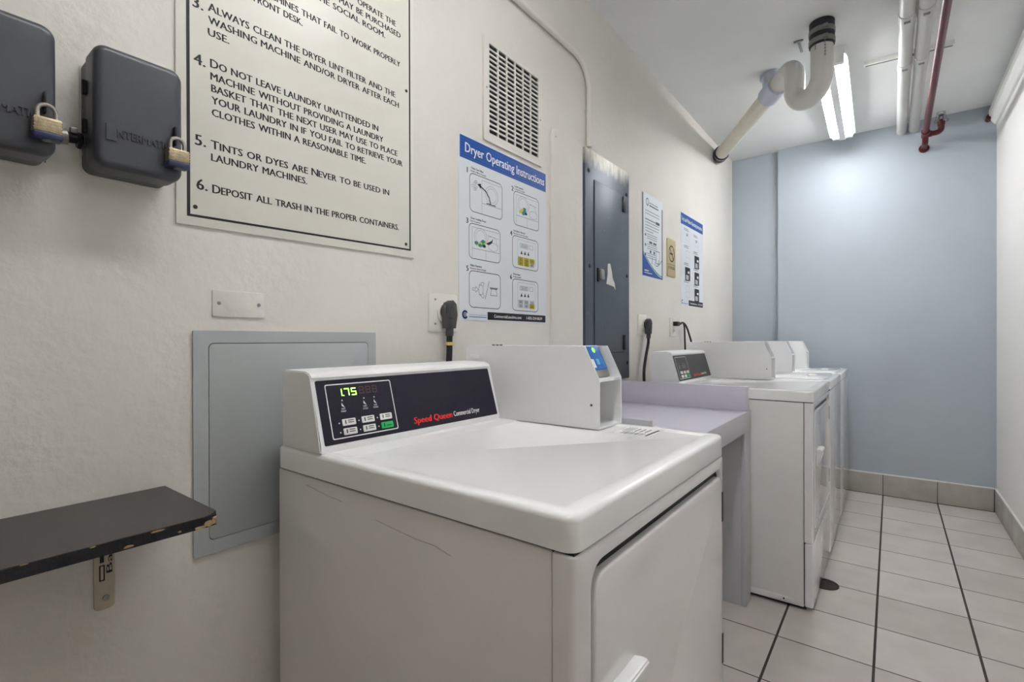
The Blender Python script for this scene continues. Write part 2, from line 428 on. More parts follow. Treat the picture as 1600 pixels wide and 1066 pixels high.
# ================================================================== MACHINES
def make_console(t, ox, y0, y1, far):
    """slanted control console standing on the back of the lid"""
    zb = .9352
    prof = [(.090, zb), (.090, 1.082), (.098, 1.0945), (.176, 1.0935), (.190, 1.0895), (.1965, 1.084), (.1975, 1.0805), (.1935, 1.0785), (.232, .946), (.232, zb)]
    bm = BM(); fr = Frame((ox, y0, 0), (1, 0, 0), (0, 0, 1))
    plate(bm, fr, prof[::-1], 0, -(y1 - y0), bev=.0)
    es = [e for e in bm.edges if abs(e.verts[0].co.y - e.verts[1].co.y) < 1e-6]
    bmesh.ops.bevel(bm, geom=es, offset=.0022, segments=2, affect='EDGES')
    con = obj('console', bm, 'console_plastic', t)
    F0, F1 = Vector((ox + .1935, 0, 1.0785)), Vector((ox + .232, 0, .945))
    V = (F0 - F1).normalized()
    L = (F0 - F1).length
    fr = Frame((F1.x, y0, F1.z), (0, 1, 0), V); w_ = y1 - y0
    bm = BM(); plate(bm, fr, rrect(.0105, w_ - .0105, .004, L - .0045, .003, 2), -.001, .0012)
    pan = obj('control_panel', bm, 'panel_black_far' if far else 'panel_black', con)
    T = .0016; h0, h1 = .004, L - .0045; hh = h1 - h0; u0 = .0105; uw = w_ - .021
    bm = BM()
    a, b, c, d = u0 + uw * .035, u0 + uw * .345, h0 + hh * .07, h0 + hh * .93
    flatring(bm, fr, rrect(a, b, c, d, .004, 3), rrect(a + .0022, b - .0022, c + .0022, d - .0022, .003, 3), T)
    # status icons with their captions
    for k, (uu, s1, s2) in enumerate(((.10, 'ADD', 'MONEY'), (.20, 'DRY', 'CYCLE'), (.25, 'COOL', 'DOWN'))):
        uu = u0 + uw * uu
        flat(bm, fr, circ(uu, h0 + hh * .66, .0016, 8), T)
        flat(bm, fr, [(uu - .003, h0 + hh * .575), (uu + .004, h0 + hh * .545), (uu - .002, h0 + hh * .625)], T)
        text(bm, fr, s1, uu, h0 + hh * .515, .0034, .009, T, .01, align='C')
        text(bm, fr, s2, uu, h0 + hh * .475, .0034, .012, T, .01, align='C')
    for r in range(2):
        for k in range(3):
            flat(bm, fr, circ(u0 + uw * (.072 + .088 * k), h0 + hh * (.31 - .145 * r), .0016, 8), T)
    obj('panel_print', bm, 'print_white', con, flatprint=True)
    bm = BM(); text(bm, fr, 'Speed Queen', u0 + uw * .435, h0 + hh * .10, .0145, uw * .235, T, .06, shear=.08)
    obj('red_lettering', bm, 'print_red', con, 'red lettering', flatprint=True)
    bm = BM(); text(bm, fr, 'Commercial Dryer', u0 + uw * .682, h0 + hh * .11, .0125, uw * .185, T, .02)
    obj('white_lettering', bm, 'print_white', con, flatprint=True)
    for r in range(2):
        for k in range(3):
            bu, bv = u0 + uw * (.085 + .088 * k), h0 + hh * (.26 - .145 * r)
            bm = BM(); plate(bm, fr, rrect(bu, bu + uw * .06, bv, bv + hh * .105, .002, 3), .0008, .0026, bev=.0006)
            g = (r == 1 and k == 2)
            bo = obj('button', bm, 'button_green' if g else 'button_white', con, 'green start button' if g else None)
            if not far:
                bm = BM()
                for q in range(2 if not g else 1):
                    stroke(bm, fr, [(bu + uw * .026, bv + hh * (.045 + .032 * q)), (bu + uw * .05, bv + hh * (.045 + .032 * q))], .0016, .0029)
                stroke(bm, fr, [(bu + uw * .014, bv + hh * .03), (bu + uw * .014, bv + hh * .08)], .0024, .0029)
                obj('button_print', bm, 'print_black', con, flatprint=True)
    # segment display: lit 1.75 and three dead digits
    SEG = {'1': 'bc', '7': 'abc', '5': 'afgcd', '8': 'abcdefg'}
    def digit(bm, ch, u, v, w, h):
        q = {'a': ((0, h), (w, h)), 'b': ((w, h), (w, h / 2)), 'c': ((w, h / 2), (w, 0)), 'd': ((0, 0), (w, 0)), 'e': ((0, 0), (0, h / 2)), 'f': ((0, h / 2), (0, h)), 'g': ((0, h / 2), (w, h / 2))}
        for s in SEG[ch]: stroke(bm, fr, [(u + x, v + y) for x, y in q[s]], .0022, T + .0002)
    du = u0 + uw * .085; dv = h0 + hh * .735; dw = uw * .019; dh = hh * .105
    bm = BM()
    for k, ch in enumerate('175'): digit(bm, ch, du + uw * .032 * k, dv, dw, dh)
    flat(bm, fr, circ(du + dw + .004, dv, .0014, 6), T + .0002)
    obj('digits' if far else 'lit_digits', bm, 'digit_off' if far else 'digit_green', con, None if far else 'lit green digits reading 1.75', flatprint=True)
    bm = BM()
    for k in range(3): digit(bm, '8', du + uw * (.10 + .032 * k), dv + hh * .01, dw, dh)
    obj('dead_digits', bm, 'digit_off', con, 'unlit digits', flatprint=True)
    return con

def make_paybox(t, ox, y0, y1, simple=False):
    """open fronted sheet metal payment housing with a blue card reader"""
    zb = .9352; th = .003; bm = BM()
    side = [(.10, zb), (.54, zb), (.54, 1.057), (.50, 1.139), (.10, 1.139)]
    for yy in (y0, y1 - th):
        plate(bm, Frame((ox, yy, 0), (1, 0, 0), (0, 0, 1)), side, 0, -th)
    box(bm, ox + .10, ox + .48, y0 + th, y1 - th, 1.136, 1.139)                   # top
    box(bm, ox + .10, ox + .103, y0 + th, y1 - th, zb, 1.136)                     # back
    box(bm, ox + .103, ox + .538, y0 + th, y1 - th, zb, zb + .005)                # bottom
    box(bm, ox + .24, ox + .538, y0 + th, y1 - th, 1.051, 1.057)                  # ledge under the reader
    box(bm, ox + .240, ox + .243, y0 + th, y1 - th, zb + .005, 1.051)             # back of the lower opening
    box(bm, ox + .380, ox + .383, y0 + th, y1 - th, 1.057, 1.136)
    pb = obj('payment_box', bm, 'box_metal', t)
    if not simple:
        bm = BM(); f = Frame((ox, y0, 0), (1, 0, 0), (0, 0, 1))
        plate(bm, f, rrect(.117, .152, 1.100, 1.112, .003, 3), -.001, .0015, bev=.0007); obj('embossed_tab', bm, 'box_metal', pb)
        screw('rivet', pb, f, .518, .994, .003, .0012, 'hinge_dark', False)
        bm = BM()
        for k in range(3): cyl(bm, (ox + .19 + .014 * k, y0 + .02, 1.137), (ox + .19 + .014 * k, y0 + .02, 1.142), .0045, 10)
        obj('top_screw', bm, 'hinge_dark', pb)
    # reader, tilted with the slope
    V = Vector((-.040, 0, .082)).normalized()
    a, b = y0 + .022, y1 - .014
    fr = Frame((ox + .517, a, 1.057), (0, 1, 0), V); w_ = b - a
    bm = BM(); plate(bm, fr, rrect(0, w_, .003, .093, .006, 3), -.03, .001, bev=.002)
    rd = obj('card_reader', bm, 'steel', pb, 'steel card reader')
    bm = BM(); plate(bm, fr, rrect(.006, w_ - .006, .022, .090, .005, 3), .001, .004, bev=.001); obj('reader_face', bm, 'reader_blue', pb, 'blue reader face')
    bm = BM(); flat(bm, fr, circ(w_ * .52, .077, .0075, 16), .0044); obj('reader_light', bm, 'led_green', pb, 'green light', flatprint=True)
    bm = BM()
    for k in range(4): stroke(bm, fr, [(w_ * .62 + (.006 + .005 * k) * math.cos(x), .044 + (.006 + .005 * k) * math.sin(x)) for x in (-.8, -.4, 0, .4, .8)], .0018, .0044)
    plate(bm, fr, rrect(w_ * .42, w_ * .6, .036, .052, .003, 3), .004, .0044)
    obj('tap_symbol', bm, 'reader_icon', pb, flatprint=True)
    bm = BM(); flat(bm, fr, rrect(.009, .026, .028, .052, .001, 2), .0045); obj('reader_label', bm, 'print_white', pb, flatprint=True)
    return pb

def make_lid(t, ox, y0, y1, xb, xf, washer=False):
    """lid slab with soft edges and a shallow dished top"""
    bm = BM(); X0, X1 = ox + xb, ox + xf
    L = soft(X0, X1, y0, y1, .020, .8885, .935, .009, 6, 4)
    dx0 = ox + .285
    L += [(rrect(dx0, X1 - .030, y0 + .030, y1 - .030, .012, 6), .935), (rrect(dx0 + .006, X1 - .036, y0 + .036, y1 - .036, .010, 6), .9325)]
    loft(bm, FLAT(0), L)
    return obj('lid_top', bm, 'enamel', t, ang=30)

XB, XF = .0666, .7945
def make_dryer(y0, dx, label, far):
    y1 = y0 + .6832; ox = dx
    t = thing('dryer', label, 'dryer', (ox + .43, y0 + .34, 0), 'front loading dryers')
    x0, xs, xf = ox + XB + .004, ox + .7585, ox + XF - .001
    bm = BM(); box(bm, x0, xs, y0 + .003, y1 - .003, .018, .8845, .003); cab = obj('cabinet', bm, 'enamel_side', t)
    bm = BM(); plate(bm, SIDE(y0 + .003), rrect(ox + .10, xs - .035, .022, .046, .01, 4), -.001, .0012, bev=.0006); obj('base_rail', bm, 'enamel_side', cab)
    screw('rail_screw', cab, SIDE(y0 + .003), xs - .075, .034, .004, .003, 'hinge_dark', False)
    bm = BM(); box(bm, xs - .012, xs + .004, y0 + .006, y1 - .006, .03, .884); obj('seam', bm, 'seam_dark', t)
    bm = BM(); box(bm, x0 + .03, xf - .03, y0 + .03, y1 - .03, .0, .02); obj('foot_base', bm, 'seam_dark', t)
    bm = BM(); box(bm, x0 + .002, xf - .004, y0 + .006, y1 - .006, .880, .8886); obj('lid_gap_shade', bm, 'seam_dark', t)  # dark strip standing in for the shade in the gap under the lid
    # upper front panel: a slab with an opening for the door
    fr = WALL(xs + .0025, 0, 0); T = xf - xs - .0025
    dy0, dy1, dz0, dz1 = y0 + .046, y1 - .011, .345, .857
    bm = BM(); e = .009
    L = [(rrect(dy0, dy1, dz0, dz1, .030, 6), 0), (rrect(y0 + .001, y1 - .001, .294, .8845, .003, 6), 0)]
    for k in range(5):
        q = math.pi / 2 * k / 4; i = e * (1 - math.cos(q)); L.append((rrect(y0 + .001 + i, y1 - .001 - i, .294 + i * .3, .8845 - i * .3, .003, 6), T - e + e * math.sin(q)))
    L += [(rrect(dy0 - .004, dy1 + .002, dz0 - .004, dz1 + .004, .034, 6), T), (rrect(dy0, dy1, dz0, dz1, .030, 6), T - .004)]
    loft(bm, fr, L, closed=True)
    fp = obj('front_panel', bm, 'enamel_front', t)
    bm = BM(); plate(bm, fr, rrect(dy0 - .004, dy1 + .004, dz0 - .004, dz1 + .004, .03, 5), 0, T - .0115); obj('door_groove_shade', bm, 'seam_dark', t)  # dark plate that paints the shade at the bottom of the door groove
    bm = BM(); box(bm, xs + .0025, xf, y0 + .001, y1 - .001, .020, .290, .008, 3); obj('toe_panel', bm, 'enamel_front', t)
    bm = BM(); loft(bm, fr, soft(dy0 + .008, dy1 - .003, dz0 + .006, dz1 - .014, .026, T - .0112, T + .001, .005)); door = obj('door', bm, 'enamel_front', t)
    # wedge shaped pull on the door
    hx = xf; bm = BM()
    plate(bm, Frame((0, y0 + .085, 0), (1, 0, 0), (0, 0, 1)), [(hx - .001, .60), (hx + .006, .60), (hx + .026, .668), (hx + .024, .677), (hx + .016, .680), (hx - .001, .676)], 0, -.095, bev=.0)
    bmesh.ops.bevel(bm, geom=bm.edges[:], offset=.0022, segments=2, affect='EDGES')
    obj('handle', bm, 'button_white', door)
    for zc in (.768, .44):
        bm = BM(); box(bm, xf - .010, xf + .0012, y1 - .0135, y1 - .004, zc - .034, zc + .034, .001); obj('hinge', bm, 'hinge_dark', door)
    make_lid(t, ox, y0, y1, XB, XF)
    con = make_console(t, ox, y0 + .001, y0 + .5515, far)
    make_paybox(t, ox, y0 + .5555, y1 - .003)
    return t, cab
D1, cab1 = make_dryer(.5314, 0.0, 'white dryer nearest the camera with a black panel reading 1.75', False)
D2, cab2 = make_dryer(2.4114, .0505, 'white dryer just past the folding counter, first of the far row', True)
# scratch marks on the near side of the first dryer, and the sticker on its lid
fr = SIDE(.5344)
for pts in ([(.18, .868), (.25, .861), (.30, .858)], [(.40, .846), (.50, .838), (.545, .838), (.58, .831)]):
    bm = BM(); stroke(bm, fr, pts, .0018, .0006); obj('scuff', bm, 'scuff', cab1, flatprint=True)
bm = BM(); fr = FLAT(.9328)
plate(bm, fr, [(.575, 1.085), (.665, 1.085), (.665, 1.185), (.575, 1.185)], -.0002, .0004); stk = obj('barcode_sticker', bm, 'print_white', D1)
bm = BM()
for k in range(11):
    wd = (.0022, .0012, .0032, .0014, .002)[k % 5]; stroke(bm, fr, [(.592 + .0052 * k, 1.092), (.592 + .0052 * k, 1.118)], wd, .0007)
for k in range(4): stroke(bm, fr, [(.582 + .006 * k, 1.125), (.582 + .006 * k, 1.178)], .0016, .0007)
stroke(bm, fr, [(.655, 1.092), (.655, 1.175)], .006, .0007)
for r in range(3): stroke(bm, fr, [(.612 + .013 * r, 1.13), (.612 + .013 * r, 1.17)], .0035, .0007)
obj('barcode_print', bm, 'print_black', stk, flatprint=True)

def make_washer(y0, ox, label):
    y1 = y0 + .6832; xf = ox + XF - .001
    t = thing('washer', label, 'washer', (ox + .43, y0 + .34, 0), 'top loading washers')
    bm = BM(); box(bm, ox + XB + .004, ox + .7585, y0 + .003, y1 - .003, .018, .8845, .003); obj('cabinet', bm, 'enamel_side', t)
    bm = BM(); box(bm, ox + .747, ox + .7625, y0 + .006, y1 - .006, .03, .884); obj('seam', bm, 'seam_dark', t)
    bm = BM(); box(bm, ox + .761, xf, y0 + .0015, y1 - .0015, .020, .8845, .012, 4); obj('front_panel', bm, 'enamel_front', t)
    bm = BM(); box(bm, ox + .12, xf - .03, y0 + .03, y1 - .03, 0, .02); obj('foot_base', bm, 'seam_dark', t)
    bm = BM(); box(bm, ox + XB + .006, xf - .004, y0 + .006, y1 - .006, .880, .8886); obj('lid_gap_shade', bm, 'seam_dark', t)  # shade of the gap below the lid, painted as a dark strip
    make_lid(t, ox, y0, y1, XB, XF)
    bm = BM(); plate(bm, FLAT(0), rrect(ox + .30, ox + .755, y0 + .06, y1 - .06, .02, 4), .931, .9375, bev=.003); ld = obj('lid', bm, 'enamel', t)
    bm = BM(); plate(bm, FLAT(0), rrect(ox + .655, ox + .695, y0 + .27, y0 + .40, .012, 4), .9372, .943, bev=.002); obj('lid_grip', bm, 'button_white', ld)
    make_console(t, ox, y0 + .001, y0 + .5515, True)
    make_paybox(t, ox, y0 + .5555, y1 - .003, True)
    return t
W1 = make_washer(3.0975, .0545, 'white top loading washer between the far dryer and the last washer')
dup(W1, (0, .6850, 0), 'white top loading washer at the far end against the blue wall')

# ================================================================== FOLDING COUNTER
t = thing('folding_counter', 'pale lavender laminate folding counter between the two dryers', 'counter', (.30, 1.8, 0))
cy0, cy1, cxf = 1.232, 2.392, .607
bm = BM(); box(bm, .002, cxf, cy0, cy1, .822, .840, .001); obj('worktop', bm, 'laminate', t)
bm = BM(); box(bm, cxf - .020, cxf + .0005, cy0, cy1, .754, .8395, .0008); obj('front_apron', bm, 'laminate_edge', t)
bm = BM(); box(bm, .002, cxf, 2.340, 2.362, .840, .946, .001); obj('backsplash', bm, 'laminate', t)
bm = BM(); box(bm, .002, cxf, 1.240, 1.256, .840, .944, .001); obj('backsplash', bm, 'laminate_edge', t)
bm = BM(); box(bm, .004, cxf - .0205, 2.304, 2.390, 0, .822, .001); box(bm, cxf - .0205, cxf, 2.304, 2.390, 0, .754, .001); obj('side_panel', bm, 'laminate_edge', t)
bm = BM(); box(bm, .004, cxf - .03, 1.234, 1.256, 0, .822, .001); obj('side_panel', bm, 'laminate_edge', t)

# ================================================================== SHELF
t = thing('wall_shelf', 'black laminate shelf on the left wall with chipped front corner', 'shelf', (0, .0, .86))
bm = BM(); fr = FLAT(0)
out = [(.001, -.75), (.246, -.75), (.246, .330), (.243, .343), (.236, .340), (.226, .349), (.001, .349)]
plate(bm, fr, out, .8605, .8772); bd = obj('board', bm, 'black_edge', t)
bm = BM(); plate(bm, fr, [(.001, -.75), (.2455, -.75), (.2455, .326), (.2400, .336), (.226, .3485), (.001, .3485)], .8772, .8782); obj('laminate_top', bm, 'black_laminate', bd)
for yy, zz, l, h in ((.331, .8665, .012, .010), (.318, .863, .010, .006), (.262, .8755, .011, .003), (.226, .864, .0075, .004), (.187, .8765, .004, .002), (.12, .8772, .006, .0015), (.29, .8655, .003, .003)):
    bm = BM(); P = [(yy + l * math.cos(a) * random.uniform(.6, 1.1), zz + h * .5 * math.sin(a) * random.uniform(.7, 1.2)) for a in [2 * math.pi * k / 8 for k in range(8)]]
    plate(bm, WALL(.2462), P, -.004, .0005); obj('edge_chip', bm, 'particle_board', bd, 'chip showing tan board')
bm = BM(); box(bm, .2365, .2445, .334, .3435, .8625, .8745, .001); obj('edge_chip', bm, 'particle_board', bd, 'broken corner showing tan board')
bm = BM(); plate(bm, WALL(.0005), rrect(.241, .270, .683, .856, .008, 4), 0, .004, bev=.001)
box(bm, .0005, .20, .241, .270, .8562, .8602, .001); br = obj('bracket', bm, 'bracket_paint', t)
screw('bracket_screw', br, WALL(.0045), .2575, .7035, .005, .003)
bm = BM(); fv = Frame((.0046, .2685, .728), (0, 0, 1), (0, -1, 0))
text(bm, fv, 'Bandil', .018, .002, .0085, .085, .0003, .02); text(bm, fv, 'B', .062, .0125, .008, .016, .0003, .03)
stroke(bm, fv, [(.040, .0165), (.056, .0165)], .006, .0003); flatring(bm, fv, rrect(.006, .034, .0125, .0205, .001, 2), rrect(.008, .032, .0145, .0185, .001, 2), .0003)
obj('bracket_print', bm, 'print_black', br, flatprint=True)

# ================================================================== TIMER BOXES AND PADLOCKS
def make_timer(yb, zb, label):
    t = thing('timer_box', label, 'timer box', (0, yb + .06, zb), 'grey timer boxes on the left wall')
    y0, y1, z0, z1 = yb, yb + .126, zb, zb + .2
    bm = BM(); plate(bm, WALL(0), rrect(y0 + .003, y1 - .002, z0 + .004, z1 - .004, .014, 5), .0005, .052); bx = obj('case', bm, 'timer_back', t)
    bm = BM(); ring(bm, WALL(0), rrect(y0 + .0005, y1 + .0005, z0 + .0015, z1 - .0015, .015, 5), rrect(y0 + .004, y1 - .003, z0 + .005, z1 - .005, .013, 5), .0, .004); obj('paint_rim', bm, 'wall_paint', bx, 'white wall paint around the back edge')
    bm = BM()
    for k in range(9):
        zz = z0 + random.uniform(.03, .185); xx = random.uniform(.010, .044); a_, b_ = random.uniform(.001, .004), random.uniform(.003, .011)
        flat(bm, SIDE(y0 + .0027), [(xx + a_ * math.cos(q) * random.uniform(.6, 1.2), zz + b_ * math.sin(q) * random.uniform(.6, 1.2)) for q in [2 * math.pi * j / 8 for j in range(8)]])
    obj('paint_chips', bm, 'steel', bx, 'bare chips in the grey paint', flatprint=True)
    bm = BM(); loft(bm, WALL(0), soft(y0, y1, z0, z1, .019, .046, .093, .012, 8, 5)); dr = obj('door', bm, 'timer_grey', t, ang=60)
    bm = BM(); fr = WALL(.0932, y0 + .012, z0 + .048)
    text(bm, fr, 'I', .004, -.004, .026, .012, .0, .03); text(bm, fr, 'NTERMATIC', .018, .004, .0125, .075, .0, .02)
    g = bmesh.ops.extrude_face_region(bm, geom=bm.faces[:]); vs = [v for v in g['geom'] if isinstance(v, bmesh.types.BMVert)]
    bmesh.ops.translate(bm, verts=vs, vec=(.0020, 0, 0))
    flat(bm, fr, [(.002, .024), (.016, .024), (.011, .016), (.004, .016)], .0006); flat(bm, fr, [(.002, -.006), (.018, -.006), (.011, .004), (.006, .004)], .0006)
    obj('raised_lettering', bm, 'timer_grey', dr, flatshade=True)
    bm = BM(); box(bm, .088, .104, y1 - .0165, y1 - .0135, z0 + .062, z0 + .094, .0008); obj('hasp', bm, 'black_metal', dr, 'black hasp')
    bm = BM()
    for k in (.3, .62): cyl(bm, (.048, y0 - .002, z0 + .2 * k), (.048, y0 - .002, z0 + .2 * k + .022), .004, 10)
    obj('hinge', bm, 'black_metal', dr)
    return y1 - .015, z0 + .068
def make_padlock(yc, zt, label):
    t = thing('padlock', label, 'padlock', (.1, yc, zt), 'brass padlocks on the timer boxes')
    x0, x1 = .0955, .116; zb = zt - .046
    bm = BM(); box(bm, x0, x1, yc - .016, yc + .016, zb + .009, zb + .031, .002)
    for k in range(1, 5): box(bm, x0 - .0003, x1 + .0003, yc - .0163, yc + .0163, zb + .009 + .0044 * k - .0004, zb + .009 + .0044 * k + .0004)
    bd = obj('lock_body', bm, 'padlock_brass', t, 'brass laminated body')
    bm = BM(); box(bm, x0 - .001, x1 + .001, yc - .017, yc + .017, zb, zb + .0095, .0025, 3); obj('bumper', bm, 'padlock_blue', t, 'dark blue bumper')
    bm = BM(); cyl(bm, ((x0 + x1) / 2, yc, zb - .0015), ((x0 + x1) / 2, yc, zb + .001), .006, 14); obj('keyway', bm, 'zinc', t)
    bm = BM(); xm = (x0 + x1) / 2
    P = [(xm, yc - .0105, zb + .029)] + [(xm, yc - .0105 * math.cos(a), zb + .042 + .0105 * math.sin(a)) for a in [math.pi * k / 10 for k in range(11)]] + [(xm, yc + .0105, zb + .029)]
    sweep(bm, P, .0030, 10); obj('shackle', bm, 'steel', t, 'steel shackle')
hA = make_timer(.0545, 1.4345, 'grey metal timer box cut off by the left edge of the photo')
hB = make_timer(.2245, 1.4390, 'whole grey metal timer box beside the laundry rules sign')
make_padlock(hA[0] + .001, hA[1] - .0015, 'padlock on the timer box cut off by the left edge')
make_padlock(hB[0] + .001, hB[1] - .0015, 'padlock on the timer box beside the rules sign')
t = thing('conduit_connector', 'black threaded conduit connector joining the two timer boxes', 'connector', (.028, .2, 1.49))
bm = BM(); cyl(bm, (.028, .1785, 1.488), (.028, .2235, 1.494), .009, 16); nip = obj('nipple', bm, 'black_metal', t)
for yy in (.1815, .2195):
    bm = BM(); cyl(bm, (.028, yy - .003, 1.49), (.028, yy + .003, 1.49), .0135, 8, .001); obj('locknut', bm, 'black_metal', t)
bm = BM(); cyl(bm, (.028, .194, 1.490), (.028, .204, 1.4915), .0125, 16, .001); obj('collar', bm, 'zinc', t, 'bare zinc collar')
bm = BM(); box(bm, .030, .040, .206, .216, 1.497, 1.507, .002); obj('clamp_screw', bm, 'zinc', t)
t = thing('wall_anchor', 'small open wall anchor hole below the left timer box', 'anchor', (0, .18, 1.4507))
bm = BM(); fr = WALL(0, .18, 1.4507); ring(bm, fr, circ(0, 0, .0052, 14), circ(0, 0, .0028, 14), .0, .0015); obj('rim', bm, 'wall_paint', t)
bm = BM(); plate(bm, fr, circ(0, 0, .003, 12), 0, .0006); obj('hole', bm, 'seam_dark', t)

# ================================================================== RULES SIGN
t = thing('rules_sign', 'large white plastic sign of laundry room rules with black border', 'sign', (0, .3683, 1.384))
zT = 2.24
bm = BM(); plate(bm, WALL(0), [(.3683, 1.384), (.9705, 1.3925), (.9705, zT), (.3683, zT)], .0008, .005, bev=.001); pan = obj('panel', bm, 'sign_plastic', t)
bm = BM(); fr = WALL(.0052)
flatring(bm, fr, [(.3865, 1.4015), (.9580, 1.4125), (.9580, zT - .02), (.3865, zT - .02)], [(.3925, 1.4065), (.9530, 1.417), (.9530, zT - .026), (.3925, zT - .026)], 0)
obj('border', bm, 'print_black', pan, flatprint=True)
bm = BM(); fr = Frame((.0053, .40, 1.4), (0, 1, .016), (0, -.016, 1))
CAP = .0172
def L(y0, z0, y1, s, cap=CAP, caps=True):
    v = (z0 - 1.4) - .016 * (y0 - .40); text_caps(bm, fr, s, y0 - .40, v, cap, (y1 - y0) if y1 else None, 0, .036)
L(.405, 1.819, None, '3.', .021); L(.433, 1.825, .910, 'Always clean the dryer lint filter and the'); L(.433, 1.800, .922, 'washing machine and/or dryer after each'); L(.432, 1.775, .472, 'use.')
L(.405, 1.707, None, '4.', .021); L(.435, 1.712, .850, 'Do not leave laundry unattended in'); L(.435, 1.687, .866, 'machine without providing a laundry')
L(.436, 1.663, .914, 'basket that the next user may use to place'); L(.436, 1.639, .932, 'your laundry in if you fail to retrieve your'); L(.436, 1.614, .808, 'clothes within a reasonable time.')
L(.404, 1.546, None, '5.', .021); L(.433, 1.547, .883, 'Tints or dyes are Never to be used in'); L(.433, 1.522, .641, 'laundry machines.')
L(.405, 1.458, None, '6.', .021); L(.434, 1.457, .915, 'Deposit all trash in the proper containers.')
L(.535, 1.918, .929, 'machines that fail to work properly'); L(.525, 1.893, .637, 'front desk.')
L(.792, 2.029, .916, 'operate the'); L(.720, 2.003, .932, 's may be purchased'); L(.668, 1.978, .878, 'the social room.')
obj('lettering', bm, 'print_black', pan, flatprint=True)
for yy, zz in ((.4013, 1.4218), (.9402, 1.4291), (.9432, 1.8668), (.4013, 1.86)):
    screw('sign_screw', pan, WALL(.005), yy, zz, .0042, .0016, 'hinge_dark')

# ================================================================== POSTERS
def poster_sheet(t, y0, y1, z0, z1, m='poster_paper'):
    bm = BM(); plate(bm, WALL(0), [(y0, z0), (y1, z0), (y1, z1), (y0, z1)], .0006, .0016); return obj('sheet', bm, m, t)
PX = .0018
t = thing('dryer_poster', 'poster headed Dryer Operating Instructions beside the large rules sign', 'poster', (0, 1.163, 1.22))
sh = poster_sheet(t, 1.161, 1.670, 1.2205, 1.8255)
fr = WALL(PX)
bm = BM(); flat(bm, fr, [(1.167, 1.747), (1.666, 1.747), (1.666, 1.820), (1.167, 1.820)], 0); obj('header_band', bm, 'poster_blue', sh, flatprint=True)
bm = BM()
for k in range(7): stroke(bm, fr, [(1.170, 1.753 + .0095 * k), (1.663, 1.753 + .0095 * k)], .0014, .0002)
obj('header_lines', bm, 'poster_blue_light', sh, flatprint=True)
bm = BM(); text(bm, fr, 'Dryer Operating Instructions', 1.192, 1.770, .031, .462, .0005, .02); obj('heading', bm, 'print_white', sh, flatprint=True)
bm = BM(); bg = BM(); by = BM(); bb_ = BM()
cells = [(1.213, 1.386, 1.581, 1.709, '1', 'Clean Lint Filter', 'Limpie el filtro de pelusa'), (1.453, 1.617, 1.580, 1.706, '2', 'Load Laundry', 'Coloque las prendas'),
         (1.209, 1.374, 1.425, 1.543, '3', 'Close Loading Door', 'Cierre la puerta'), (1.444, 1.612, 1.422, 1.541, '4', 'Set Fabric Selector', 'Seleccione el ciclo de secado'),
         (1.209, 1.375, 1.263, 1.386, '5', 'Make Payment', 'Efectue la tarjeta de pago'), (1.443, 1.611, 1.263, 1.381, '6', 'Press Start', 'Presione iniciar')]
def oct_(cu, cv, a, b): return [(cu + a * math.cos(q), cv + b * math.sin(q)) for q in [2 * math.pi * k / 20 for k in range(20)]]
